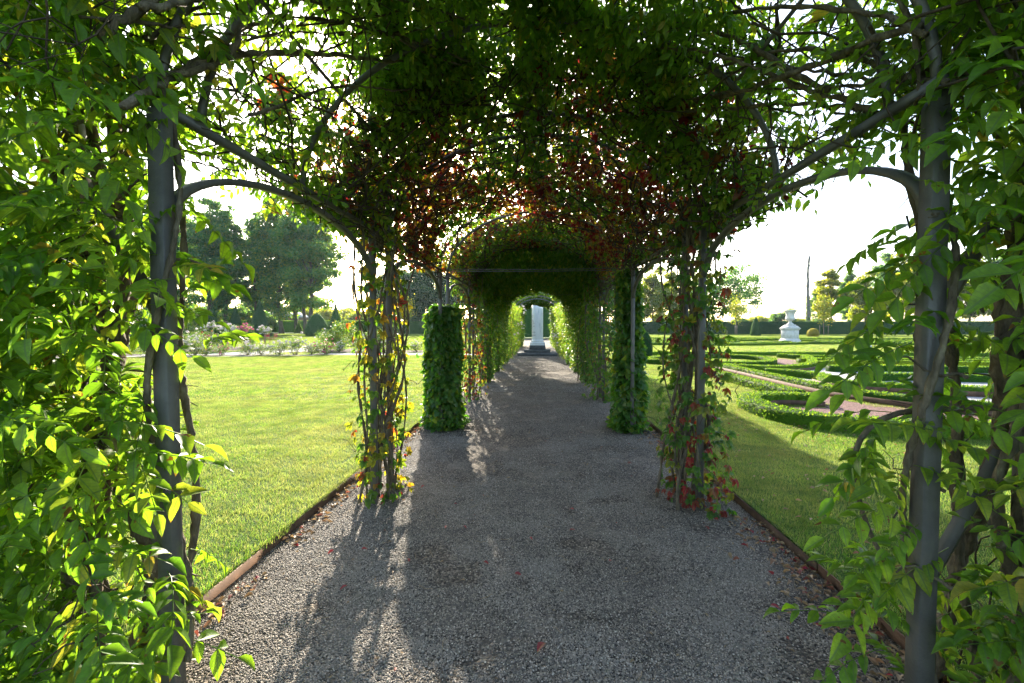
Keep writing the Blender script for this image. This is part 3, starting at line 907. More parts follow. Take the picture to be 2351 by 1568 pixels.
for mi, (a, b) in enumerate(MODS):
    pw = 0.075 if mi == 0 else 0.05
    for s in (-1, 1):
        for yy in (a, b):
            w = 0.062 if yy == MODS[0][0] else 0.052
            MB().box((s * HW, yy, EV / 2), (w, w, EV), bevel=.004).build('post', M['steel'], per)
        # arch between the posts, under the rail
        mid, hl = (a + b) / 2, (b - a) / 2
        pts = [(mid - (hl - .03) * math.cos(t), 2.02 + .36 * math.sin(t)) for t in np.linspace(0, math.pi, 25)]
        v, f = flat_bar(pts, .045, .03, s * HW)
        MB().faces(v, f).build('side_arch', M['steel'], per)
        MB().box((s * HW, mid, EV + .02), (.036, b - a + .05, .032)).build('eaves_rail', M['steel'], per)
    for yy in ([a, a + .22, 2.8, b] if mi == 0 else [a, b]):
        pts = [(arch_pt(t)[0], yy, arch_pt(t)[1]) for t in np.linspace(0.02, math.pi - .02, 33)]
        MB().tube(pts, .018, 6).build('arch_rib', M['steel'], per, smooth=True)
    if mi < 8:
        for th in (.62, 1.25, math.pi - 1.25, math.pi - .62):
            x, z = arch_pt(th, .02)
            MB().tube([(x, a - .02, z), (x, b + .02, z)], .011, 6).build('purlin', M['steel'], per, smooth=True)
for yy, zz in ((6.84, 2.46), (7.41, 2.50), (12.76, 2.48), (15.72, 2.47), (18.68, 2.47)):
    MB().tube([(-HW, yy, zz), (0, yy, zz - .015), (HW, yy, zz)], .006, 5).build('tie_wire', M['wire'], per)
# front end: outer posts with diagonal braces
for s in (-1, 1):
    MB().box((s * (HW + .62), 1.98, 1.75), (.07, .07, 3.5), bevel=.004).build('outer_post', M['steel'], per)
    for (z0, z1) in ((.55, 1.35), (1.55, 2.35), (3.35, 2.55)):
        p0 = np.array([s * HW, 1.76, z0]); p1 = np.array([s * (HW + .62), 1.96, z1])
        MB().tube([p0, p1], .030, 4).build('brace', M['steel'], per)

# ================================================================== CLIMBING PLANTS
def roof_pts(n, y0, y1, s, lo, hi, thmin=-.25, g=rng, clump=.42, thr=.36, seed=1, gapw=.8, ragged=.12):
    """points in the leaf layer over one half of the barrel roof; noise makes clumps and gaps"""
    m = int(n * 3.0)
    th = g.uniform(thmin, math.pi / 2 + .08, m)
    y = g.uniform(y0, y1, m)
    off = lo + (hi - lo) * g.random(m)
    off += (vnoise(np.stack([th * 1.2 + s * 7, y, th * 0], 1), .55, seed + 2) - .5) * ragged
    X = CX + s * (HW + off) * np.cos(th); Z = EV + np.where(th > 0, (RISE + off) * np.sin(th), 1.2 * th)
    P = np.stack([X, y, Z], 1)
    d = vnoise(P, clump, seed) * .65 + vnoise(P, clump * .4, seed + 5) * .35
    k = g.random(m) < np.clip((d - thr) * 4.5, 0, 1) * gapw + (1 - gapw)
    P, th = P[k][:n], th[k][:n]
    out = nrm(np.stack([s * np.cos(th), np.zeros(len(th)), np.sin(th)], 1))
    return P, out


def leaf_objs(parent, tmeshes, P, D, Nn, S, name='leaf'):
    for i in range(len(P)):
        child(name, tmeshes[i % len(tmeshes)], parent, tuple(P[i]), eul(D[i], Nn[i]), float(S[i]))


def twig_net(mb, n, y0, y1, s, g, rmin=.003, rmax=.012, lo=-.05, hi=.16):
    for i in range(n):
        th0 = g.uniform(-.1, 1.5); th1 = np.clip(th0 + g.normal(0, .6), -.1, 1.62)
        ya = g.uniform(y0, y1); yb = np.clip(ya + g.normal(0, .8), y0 - .1, y1 + .1)
        k = 9
        t = np.linspace(0, 1, k)
        th = th0 + (th1 - th0) * t; yy = ya + (yb - ya) * t
        off = g.uniform(lo, hi) + .07 * np.sin(t * g.uniform(3, 9) + g.uniform(0, 6))
        pts = np.stack([CX + s * (HW + off) * np.cos(th), yy + .05 * np.sin(t * g.uniform(4, 12)), EV + np.where(th > 0, (RISE + off) * np.sin(th), 1.2 * th)], 1)
        pts += g.normal(0, .012, pts.shape)
        r0 = g.uniform(rmin, rmax)
        mb.tube(pts, np.linspace(r0, r0 * .45, k), 4, g.random())


# ---- wisteria at the front posts
def wisteria(s, label):
    g = np.random.default_rng(100 + s)
    side = 'l' if s < 0 else 'r'
    t = thing('wisteria', label, 'climbing plant', (CX + s * 1.62, 1.75, 0))
    bx, by = t.location.x, t.location.y
    loc = np.array([bx, by, 0])
    # thick twisting stems
    for i in range(7):
        a = g.uniform(0, 6.28)
        p0 = np.array([s * g.uniform(-.02, .42), g.uniform(-.12, .35), 0]); p1 = np.array([s * g.uniform(-.22, .5), g.uniform(-.3, .45), g.uniform(2.5, 3.1)])
        n = 90
        pts = wander(p0, p1, n, .10, g)
        tt = np.linspace(0, 1, n)
        pts[:, 0] += .07 * np.sin(tt * 9 + a); pts[:, 1] += .07 * np.cos(tt * 9 + a)
        r0 = (.038, .033, .028, .024, .02, .017, .014)[i]
        MB().tube(pts, np.linspace(r0, r0 * .6, n) * (1 + .12 * np.sin(tt * 30 + a)), 10, g.random(), knot=1.1).build('stem', M['bark'], t, smooth=True)
    # a stem wound round the post
    tt = np.linspace(0, 1, 110); px_ = CX + s * HW - bx
    pts = np.stack([px_ + .060 * np.cos(tt * 9), 1.72 - by + .060 * np.sin(tt * 9), tt * 2.5 + .25], 1)
    MB().tube(pts, .015 - .006 * tt, 8, knot=1.0).build('stem', M['bark'], t, smooth=True)
    # big boughs spreading under the roof
    for i in range(9):
        th0 = g.uniform(-.1, .3); th1 = g.uniform(.9, 1.75)
        ya = g.uniform(1.4, 2.2); yb = g.uniform(1.9, 4.2)
        q = np.linspace(0, 1, 44); th = th0 + (th1 - th0) * q
        off = g.uniform(-.06, .06) + .06 * np.sin(q * g.uniform(4, 8) + g.uniform(0, 6))
        pts = np.stack([CX + s * (HW + off) * np.cos(th), ya + (yb - ya) * q + .08 * np.sin(q * 7 + i), EV + np.where(th > 0, (RISE + off) * np.sin(th), 1.2 * th)], 1) - loc
        r0 = g.uniform(.006, .017)
        MB().tube(pts + g.normal(0, .004, pts.shape), np.linspace(r0, r0 * .45, 44), 7, knot=1.0).build('bough', M['bark'], t, smooth=True)
    # bare side shoots poking out
    for i in range(16):
        p0 = np.array([s * g.uniform(-.14, .3), g.uniform(-.1, .1), g.uniform(.25, 2.7)])
        d = nrm(np.array([-s * g.uniform(.1, 1.0), g.uniform(-.7, .3), g.uniform(-.2, .7)]))
        L = g.uniform(.12, .28)
        pts = wander(p0, p0 + d * L, 7, .02, g)
        MB().tube(pts, np.linspace(.008, .003, 7), 5).build('shoot', M['bark'], t, smooth=True)
    if s > 0:                # a bent bare shoot arching towards the path
        pts = smooth_path([(.10, .02, 1.30), (-.22, .05, 1.27), (-.37, .03, 1.17), (-.39, .02, 1.02), (-.34, .02, .84), (-.28, .0, .70)], .05)
        MB().tube(pts, np.linspace(.013, .007, len(pts)), 7).build('shoot', M['bark'], t, smooth=True)
    tw = MB()
    twig_net(tw, 210, 1.2, 4.3, s, g, .002, .008)
    for i in range(90):
        p0 = loc + np.array([s * g.uniform(.0, .6), g.uniform(-.35, .4), g.uniform(.1, 3.0)])
        tw.tube(wander(p0, p0 + rdir(1, g)[0] * g.uniform(.15, .34), 6, .03, g), np.linspace(.005, .002, 6), 4)
    o = tw.build('twigs', M['twig'], t, kind='stuff'); o.location = -loc
    # leaf mass of the front wall
    n = 2000
    P = np.stack([CX + s * g.uniform(1.36, 2.42, n), 1.22 + g.random(n) * np.where(g.random(n) < .75, .75, 1.2), g.uniform(.0, 3.5, n)], 1)
    ax = (np.abs(P[:, 0]) - HW)
    d = vnoise(P, .5, 11 if s < 0 else 12)
    keep = (d > .32) & ~((ax < .09) & (P[:, 1] < 1.72) & (g.random(n) < (.55 if s < 0 else .75)))
    if s > 0: keep &= ~((ax < .2) & (P[:, 1] < 1.70) & (g.random(n) < .6))
    keep &= (ax > .5) | (P[:, 1] < 1.84)
    keep &= (ax > .03) | (g.random(n) < .3)
    keep &= (ax > .16) | (P[:, 2] > 1.2) | (g.random(n) < .3)
    if s > 0:
        keep &= (P[:, 2] < 1.25) | (P[:, 2] > 2.0) | (ax > .2) | (g.random(n) < .8)
    # sprays reaching in towards the path, and leaves in front of the post
    ex = []
    for (m, a0, a1, y0, y1, z0, z1) in (((6, -.14, .0, 1.55, 1.8, .15, 1.1), (12, -.12, .0, 1.6, 1.8, 1.5, 2.35), (60, -.06, .2, 1.30, 1.62, .1, 2.6), (40, -.05, .3, 1.25, 1.6, 2.2, 3.3)) if s < 0 else
                                        ((24, -.20, -.02, 1.7, 1.85, .1, 1.2), (30, -.13, .0, 1.6, 1.85, 1.2, 2.6), (14, -.06, .2, 1.35, 1.62, .1, 2.6), (110, .12, .7, 1.25, 1.75, 1.2, 3.4), (40, -.05, .3, 1.3, 1.6, 2.5, 3.4))):
        ex.append(np.stack([CX + s * (HW + g.uniform(a0, a1, m)), g.uniform(y0, y1, m), g.uniform(z0, z1, m)], 1))
    P = np.concatenate([P[keep]] + ex); keep = np.ones(len(P), bool); ax = np.abs(P[:, 0]) - HW; n = len(P)
    a = g.uniform(0, 6.28, n)
    D = np.stack([np.cos(a) - s * .15, np.sin(a) - .55, g.uniform(-.5, .35, n)], 1)
    Nn = np.stack([g.normal(0, .35, n), g.normal(-.25, .35, n), np.ones(n)], 1)
    S = g.uniform(.15, .31, n)
    # nearest 300 to the eye are leaves of their own
    order = np.argsort(P[:, 1] + .25 * np.abs(ax[keep]))
    near, rest = order[:300], order[300:]
    tm = WIS_MESH
    leaf_objs(t, tm, P[near] - loc, D[near], Nn[near], S[near])
    mb = MB()
    split_inst(mb, PIN, P[rest], D[rest], Nn[rest], S[rest], g.random(len(rest)) * .93, g)
    # roof
    P, out = roof_pts(1600 if s < 0 else 1400, 1.6, 4.0, s, -.03, .38, thmin=.06, g=g, clump=.38, thr=.37, seed=21, gapw=.95)
    n = len(P); a = g.uniform(0, 6.28, n)
    D = np.stack([np.cos(a), np.sin(a) * .9 - .2, g.uniform(-.75, .05, n)], 1) + out * .25
    Nn = out * .6 + np.array([0, 0, .7]) + g.normal(0, .35, (n, 3))
    split_inst(mb, PIN_LO, P, D, Nn, g.uniform(.17, .26, n), g.random(n) * .93, g)
    P, out = roof_pts(330, 2.2, 3.6, s, -.05, .35, thmin=.85, g=g, clump=.36, thr=.36, seed=23, gapw=.95)
    n = len(P); a = g.uniform(0, 6.28, n)
    D = np.stack([np.cos(a), np.sin(a), g.uniform(-.75, .05, n)], 1)
    split_inst(mb, PIN_LO, P, D, out + g.normal(0, .4, (n, 3)), g.uniform(.15, .25, n), g.random(n) * .93, g)
    o = mb.build('foliage', M['wisteria'], t, kind='stuff'); o.location = -loc
    return t


WIS_MESH = [tmesh(q, 'wisteria_leaf', M['wisteria']) for q in PIN]
PAL_MESH = {k: [tmesh(q, 'creeper_leaf', M[k]) for q in PAL_D] for k in ('creeper_yellow', 'creeper_crimson', 'creeper_green', 'creeper', 'creeper_red', 'creeper_deep')}
HEART_MESH = [tmesh(HEART, 'hydrangea_leaf', M['hydrangea'])]
wisteria(-1, 'wisteria with glossy green leaves climbing the nearest left post and roof')
wisteria(1, 'wisteria with thick lichened stems climbing the nearest right post and roof')


# ---- creeper round a pair of posts and over the roof behind it
def creeper(s, y0, y1, roof, label, nstem, nleaf, red, reach, seed, ntw=360, nroof=7600, lm='creeper_green'):
    g = np.random.default_rng(seed)
    yc = (y0 + y1) / 2
    t = thing('virginia_creeper', label, 'climbing plant', (CX + s * HW, yc, 0))
    loc = np.array(t.location)
    hy = (y1 - y0) / 2
    for i in range(nstem):
        a = g.uniform(0, 6.28)
        p0 = np.array([g.normal(0, .10), g.uniform(-hy - .05, hy + .05), -.01]); p1 = np.array([g.normal(0, .13), g.uniform(-hy - .1, hy + .1), g.uniform(2.2, 2.75)])
        n = 46; q = np.linspace(0, 1, n)
        pts = wander(p0, p1, n, .07, g)
        w = g.uniform(4, 11)
        pts[:, 0] += .045 * np.sin(q * w + a); pts[:, 1] += .05 * np.cos(q * w + a)
        r0 = g.uniform(.007, .019)
        MB().tube(pts, np.linspace(r0, r0 * .6, n), 6, g.random(), knot=1.0).build('stem', M['bark'], t, smooth=True)
    for i in range(10):      # arms reaching into the roof
        th1 = g.uniform(.5, 1.7); q = np.linspace(0, 1, 14); th = -.1 + (th1 + .1) * q
        ya = g.uniform(y0, y1); yb = ya + g.normal(.3, 1.0)
        off = .03 * np.sin(q * 8 + i)
        pts = np.stack([CX + s * (HW + off) * np.cos(th), ya + (yb - ya) * q, EV + np.where(th > 0, (RISE + off) * np.sin(th), 1.2 * th)], 1) - loc
        r0 = g.uniform(.006, .014)
        MB().tube(pts, np.linspace(r0, r0 * .5, 14), 5).build('stem', M['bark'], t, smooth=True)
    tw = MB()
    twig_net(tw, ntw, roof[0], roof[1], s, g, .0025, .012, -.13, .12)
    for i in range(40):
        p0 = loc + np.array([g.normal(0, .14), g.uniform(-hy, hy), g.uniform(.1, 2.4)])
        tw.tube(wander(p0, p0 + (rdir(1, g)[0] + [0, 0, .4]) * g.uniform(.15, .4), 6, .03, g), np.linspace(.004, .0015, 6), 4)
    o = tw.build('twigs', M['twig'], t, kind='stuff'); o.location = -loc
    # leaves on the pillar
    n = nleaf
    a = g.uniform(0, 6.28, n); rr = .10 + .20 * g.random(n)
    z = g.uniform(0.02, 2.6, n)
    rr *= reach * (0.8 + .5 * vnoise(np.stack([a, z * 2, a * 0], 1), .6, seed))
    P = np.stack([loc[0] + rr * np.cos(a), yc + (rr + hy * .8) * np.sin(a), z], 1)
    D = np.stack([np.cos(a) * .7, np.sin(a) * .7, g.uniform(-1.1, -.1, n)], 1) + g.normal(0, .3, (n, 3))
    Nn = np.stack([np.cos(a), np.sin(a), g.uniform(.1, .7, n)], 1) + g.normal(0, .3, (n, 3))
    S = g.uniform(.075, .155, n)
    order = np.argsort(P[:, 1] - .05 * S)
    k = min(n, 300)
    leaf_objs(t, PAL_MESH[lm], (P - loc)[order[:k]], D[order[:k]], Nn[order[:k]], S[order[:k]])
    mb = MB()
    rest = order[k:]
    if len(rest):
        mp = MB(); split_inst(mp, PAL, P[rest], D[rest], Nn[rest], S[rest], g.random(len(rest)), g)
    P, out = roof_pts(nroof, roof[0], roof[1], s, -.06, .40, thmin=(.0 if y0 < 5 else .16), g=g, clump=.45, thr=.22, seed=31, gapw=.7)
    n = len(P)
    D = np.stack([g.normal(0, .6, n), g.normal(0, .6, n), g.uniform(-1, -.1, n)], 1)
    Nn = out * .8 + g.normal(0, .45, (n, 3))
    # red and green come in patches
    patch = vnoise(P, .8, 33)
    r = np.where(g.random(n) < np.clip((patch - .5) * 3 + red, .08, .92), g.uniform(.5, 1, n), g.uniform(0, .5, n))
    split_inst(mb, PAL, P, D, Nn, g.uniform(.075, .135, n), r, g)
    o = mb.build('foliage', M['creeper_roof'], t, kind='stuff'); o.location = -loc
    if len(rest):
        o = mp.build('foliage', M[lm], t, kind='stuff'); o.location = -loc
    return t


M['creeper_roof'] = leaf_mat('creeper_roof_leaf', CR_R, CR_T, rough=0.4, tfac=0.48, veins=False, objrnd=False)
c2 = None
c1 = creeper(-1, 4.0, 4.45, (3.2, 6.95), 'creeper with bare twisted stems and yellowing leaves on the second left post pair', 19, 480, .36, .78, 201, lm='creeper_yellow')
c2 = creeper(1, 4.0, 4.45, (3.2, 7.15), 'creeper with dark green and crimson leaves on the second right post pair', 16, 760, .36, .95, 202, lm='creeper_crimson')
creeper(-1, 9.80, 10.37, (7.9, 10.4), 'creeper with rust red leaves on the left posts just behind the leafy column', 12, 640, .30, 1.1, 203, 150, 5000, lm='creeper')
creeper(1, 9.80, 10.37, (7.1, 10.4), 'mostly green creeper on the right posts just behind the dark leafy climber', 10, 900, .20, 1.25, 204, 170, 6200, lm='creeper_green')


gq = random.Random(3)
for i in range(9):           # a red spray hanging free under the near left rib
    d = ray(632 + gq.uniform(-30, 30), 205 + gq.uniform(-38, 38)); q = Vector((0, 0, EYE)) + d * (2.75 / d.y)
    child('leaf', PAL_MESH['creeper_red'][i % 4], c1, tuple(q - c1.location), eul((gq.uniform(-.6, .6), gq.uniform(-.3, .3), -1), (gq.uniform(-.5, .5), -1, .2)), gq.uniform(.09, .15))
for i in range(42):          # crimson leaves at the foot of the right creeper
    a = gq.uniform(0, 6.28); rr = gq.uniform(.05, .30); z = gq.random() ** 1.6 * .75 + .03
    child('leaf', PAL_MESH['creeper_deep'][i % 4], c2, (rr * math.cos(a) - .03, rr * math.sin(a) - .12, z), eul((math.cos(a), math.sin(a), -.9), (math.cos(a), math.sin(a) - .4, .5)), gq.uniform(.08, .13))
q0 = Vector((0, 0, EYE)) + ray(600, 120) * (2.7 / ray(600, 120).y); q1 = Vector((0, 0, EYE)) + ray(640, 215) * (2.75 / ray(640, 215).y)
MB().tube(wander(q0 - c1.location, q1 - c1.location, 9, .03), np.linspace(.006, .002, 9), 5).build('stem', M['twig'], c1)


# ---- climbing hydrangea columns
def hydrangea(s, ztop, rad, n, label, seed):
    g = np.random.default_rng(seed)
    yc, hy = 7.125, .285
    t = thing('climbing_hydrangea', label, 'climbing plant', (CX + s * HW, yc, 0))
    loc = np.array(t.location)
    for i in range(7):
        p0 = np.array([g.normal(0, .08), g.uniform(-hy, hy), -.01]); p1 = np.array([g.normal(0, .08), g.uniform(-hy, hy), ztop])
        MB().tube(wander(p0, p1, 14, .04, g), np.linspace(.016, .007, 14), 6).build('stem', M['bark'], t, smooth=True)
    a = g.uniform(0, 6.28, n)
    z = ztop * (1 - g.random(n) ** 1.15 * 1.0)
    z = np.clip(z, .02, None)
    sq = 1 / np.maximum(np.abs(np.cos(a)), np.abs(np.sin(a))) ** .25
    prof = np.interp(z / ztop, [0, .06, .3, .6, .93, 1], [.9, 1.06, 1.02, 1.06, .96, .55])
    if s > 0:
        prof = np.interp(z / ztop, [0, .1, .45, .62, 1], [1.1, 1.15, .95, .7, .75])
    rr = rad * sq * prof * (0.80 + .48 * vnoise(np.stack([np.cos(a), np.sin(a), z * 1.5], 1), .5, seed)) * (1 - .30 * g.random(n) ** 2)
    P = np.stack([loc[0] + rr * np.cos(a), yc + (rr * 1.05 + .06) * np.sin(a), z], 1)
    out = np.stack([np.cos(a), np.sin(a), np.where(z > ztop * .93, 1.2, .25)], 1)
    D = np.stack([np.cos(a) * .6, np.sin(a) * .6, -np.ones(n) * .7], 1) + g.normal(0, .5, (n, 3))
    Nn = out + g.normal(0, .6, (n, 3))
    S = g.uniform(.055, .105, n)
    front = np.argsort(P[:, 1] + g.random(n) * .25)
    k = 300
    leaf_objs(t, HEART_MESH, (P - loc)[front[:k]], D[front[:k]], Nn[front[:k]], S[front[:k]])
    mb = MB(); q = front[k:]
    mb.inst(HEART, P[q], D[q], Nn[q], S[q], g.random(len(q)))
    m = 170
    a = g.uniform(0, 6.28, m); rr = rad * g.uniform(.9, 1.5, m)
    mb.inst(HEART, np.stack([loc[0] + rr * np.cos(a), yc + (rr + .06) * np.sin(a), g.uniform(.02, .14, m)], 1), np.stack([np.cos(a), np.sin(a), g.uniform(-.5, .2, m)], 1), rdir(m, g) + [0, 0, 1], g.uniform(.04, .08, m), g.random(m))
    for i in range(26):      # stray shoots
        a0 = g.uniform(0, 6.28); z0 = g.uniform(.3, ztop); p0 = np.array([loc[0] + rad * math.cos(a0), yc + (rad + .06) * math.sin(a0), z0])
        d0 = np.array([math.cos(a0), math.sin(a0), g.uniform(-.2, .9)]); L0 = g.uniform(.08, .2)
        mb.tube([p0 - d0 * .05, p0 + d0 * L0 * .5, p0 + d0 * L0], [.004, .003, .002], 4, .9)
        q0 = p0 + d0 * (L0 * g.random(5))[:, None]
        mb.inst(HEART, q0, rdir(5, g) + d0 * .6, rdir(5, g) + [0, 0, 1], g.uniform(.035, .065, 5), g.random(5))
    # inner leaves keep the column opaque
    m = 1400
    a = g.uniform(0, 6.28, m); z = g.uniform(0, ztop * .97, m); rr = rad * .72 * g.random(m) ** .5
    mb.inst(HEART, np.stack([loc[0] + rr * np.cos(a), yc + (rr + .06) * np.sin(a), z], 1), rdir(m, g), rdir(m, g), g.uniform(.07, .11, m), g.random(m))
    o = mb.build('foliage', M['hydrangea'], t, kind='stuff'); o.location = -loc


hydrangea(-1, 1.93, .245, 3300, 'dense clipped column of round green leaves round the third left post pair', 301)
hydrangea(1, 2.45, .205, 2700, 'dark glossy leafy climber round the third right post pair', 302)


# ---- the climbers further down the tunnel
def climber(s, ya, yb, roof, label, seed, npil, nroof, mat, rad, size, flowers=0, hi=.45, name='climbing_plant', droop=0.0):
    g = np.random.default_rng(seed)
    yc = (ya + yb) / 2; hy = (yb - ya) / 2
    t = thing(name, label, 'climbing plant', (CX + s * HW, yc, 0))
    loc = np.array(t.location)
    for i in range(6):
        p0 = np.array([g.normal(0, .08), g.uniform(-hy, hy), -.01]); p1 = np.array([g.normal(0, .1), g.uniform(-hy, hy), 2.6])
        MB().tube(wander(p0, p1, 12, .07, g), np.linspace(.022, .010, 12), 6).build('stem', M['bark'], t, smooth=True)
    mb = MB()
    n = npil
    a = g.uniform(0, 6.28, n); z = g.uniform(.08, 2.75, n)
    rr = rad * (0.45 + .75 * vnoise(np.stack([np.cos(a), np.sin(a), z * 1.3], 1), .45, seed)) * g.random(n) ** .35
    rr *= np.interp(z, [0, .3, 1.2, 2.75], [.6, .85, 1.0, 1.3])
    P = np.stack([loc[0] + rr * np.cos(a), yc + (rr + hy * .8) * np.sin(a), z], 1)
    D = np.stack([np.cos(a) * .5, np.sin(a) * .5, -np.ones(n) * .7], 1) + g.normal(0, .5, (n, 3))
    Nn = np.stack([np.cos(a), np.sin(a), np.full(n, .4)], 1) + g.normal(0, .45, (n, 3))
    mb.inst(LF, P, D, Nn, g.uniform(.7, 1.3, n) * size, g.random(n))
    if nroof:
        P, out = roof_pts(nroof, roof[0], roof[1], s, -.16 - droop, hi, thmin=-.04, g=g, clump=.5, thr=.1, seed=41, gapw=.3, ragged=.5)
        n = len(P)
        mb.inst(LF, P, np.stack([g.normal(0, .5, n), g.normal(0, .5, n), -np.ones(n)], 1), out + g.normal(0, .6, (n, 3)), g.uniform(.8, 1.4, n) * size, g.random(n))
    o = mb.build('foliage', mat, t, kind='stuff'); o.location = -loc
    if flowers:
        fm = MB()
        for i in range(flowers):
            a = g.uniform(0, 6.28); zz = g.uniform(.6, 3.0); r0 = rad * np.interp(zz, [0, .3, 1.2, 2.75], [.6, .85, 1.0, 1.3]) * .95
            c = np.array([loc[0] + r0 * math.cos(a) - s * .05, yc + (r0 + hy * .8) * math.sin(a) - .05, zz])
            rose_head(fm, c, g.uniform(.05, .08), g)
        o = fm.build('blossoms', M['petal_white'], t, kind='stuff'); o.location = -loc
    return t


def rose_head(mb, c, r, g):
    n = 11
    d = rdir(n, g); d[:, 2] = np.abs(d[:, 2]) * .8 + .1
    D = nrm(np.cross(d, rdir(n, g)))
    mb.inst(QUAD, c + d * r * .55 - D * r * .55, D, d, np.full(n, r * 1.25), g.random(n))


for k, (lab) in enumerate(('fourth', 'fifth', 'sixth')):
    i = 3 + k
    ya, yb = MODS[i][1], MODS[i + 1][0]
    r0, r1 = yb - 2.96 + .05, yb + .1
    for s, sd in ((-1, 'left'), (1, 'right')):
        climber(s, ya, yb, (r0 - (.3 if k == 0 else 0), r1 + (1.5 if k == 2 else 0)), 'dark green climber roofing the tunnel from the %s gap of posts on the %s' % (lab, sd), 400 + k * 2 + (s > 0), 3600, 17000 if k < 2 else 24000, M['darkclimb'], .34, .095, droop=.08)
for k, lab in enumerate(('first', 'second', 'third', 'fourth')):
    i = 6 + k
    ya, yb = MODS[i][1], MODS[i + 1][0]
    for s, sd in ((-1, 'left'), (1, 'right')):
        climber(s, ya, yb, (yb - 2.9, yb), 'sunlit pale rose climber, %s of those on the %s beside the broken column' % (lab, sd), 430 + k * 2 + (s > 0), 3000, 0, M['rose_leaf'], .52, .085, flowers=14, name='climbing_rose')
for k, lab in enumerate(('first', 'second')):
    i = 10 + k
    ya, yb = MODS[i][1], MODS[i + 1][0]
    for s, sd in ((-1, 'left'), (1, 'right')):
        climber(s, ya, yb, (yb - 2.9, yb + .2), 'dark climber over the far tunnel end, %s on the %s beyond the broken column' % (lab, sd), 460 + k * 2 + (s > 0), 3400, 10000, M['darkclimb'], .46, .12, hi=.7)

# ================================================================== BROKEN COLUMN
mon = thing('column_monument', 'broken white marble column on dark stone steps in the path', 'monument', (0.0, 25.5, 0))
MB().box((0, 0, .08), (2.14, 2.14, .16), bevel=.012).build('step', M['darkstone'], mon)
MB().box((0, 0, .238), (1.44, 1.44, .156), bevel=.012).build('step', M['darkstone'], mon)
MB().box((0, 0, .425), (.88, .88, .218), bevel=.01).build('plinth_block', M['darkstone'], mon)
MB().box((0, 0, .575), (.86, .86, .08), bevel=.01).build('plinth', M['marble'], mon)
prof = [(.40, .616)]
for i in range(9):
    a = -math.pi / 2 + math.pi * i / 8
    prof.append((.375 + .055 * math.cos(a), .672 + .055 * math.sin(a)))
prof += [(.355, .735), (.345, .755)]
for i in range(7):
    a = -math.pi / 2 + math.pi * i / 6
    prof.append((.335 + .03 * math.cos(a), .787 + .03 * math.sin(a)))
prof += [(.325, .825), (.312, .86)]
MB().lathe(prof, sides=40).build('base_moulding', M['marble'], mon, smooth=True)
sh = MB(); sides = 48; v, f = [], []
levels = [.85 + (2.62 - .85) * i / 10 for i in range(11)]
for li, z in enumerate(levels + [9]):
    for j in range(sides):
        a = 2 * math.pi * j / sides
        x, y = .312 * math.cos(a), .312 * math.sin(a)
        zz = z if z < 9 else 2.715 - .155 * x / .312 * .5 + .02 * math.sin(3 * a + 1)
        if z < 9: zz = min(zz, 2.55 + (z - 2.55) * .2) if z > 2.55 else zz
        v.append((x, y, zz))
nl = len(levels) + 1
for i in range(nl - 1):
    for j in range(sides):
        f.append((i * sides + j, i * sides + (j + 1) % sides, (i + 1) * sides + (j + 1) % sides, (i + 1) * sides + j))
top = len(v); v.append((0, 0, 2.70))
for j in range(sides):
    f.append(((nl - 1) * sides + j, (nl - 1) * sides + (j + 1) % sides, top))
sh.faces(v, f).build('shaft', M['marble'], mon, smooth=False)
for i, tx in enumerate(('RTHI', 'LDV', 'Z', 'LLEB', 'RDYE', 'GVWEL', 'DNT', 'RDORP', 'TES', 'SEI', 'T', 'EICATER', 'EI', 'LRWENT')):
    cu = bpy.data.curves.new('inscription', 'FONT'); cu.body = tx; cu.size = .085; cu.align_x = 'LEFT'
    to = bpy.data.objects.new('inscription', cu); COL.objects.link(to)
    dg = bpy.context.evaluated_depsgraph_get()
    me = bpy.data.meshes.new_from_object(to.evaluated_get(dg))
    bpy.data.objects.remove(to)
    for vv in me.vertices:
        a = math.pi + .18 + vv.co.x / .315
        vv.co = Vector((.3155 * math.cos(a), .3155 * math.sin(a), 2.15 - i * .083 + vv.co.y))
    me.materials.clear(); me.materials.append(M['inscription'])
    child('inscription', me, mon)


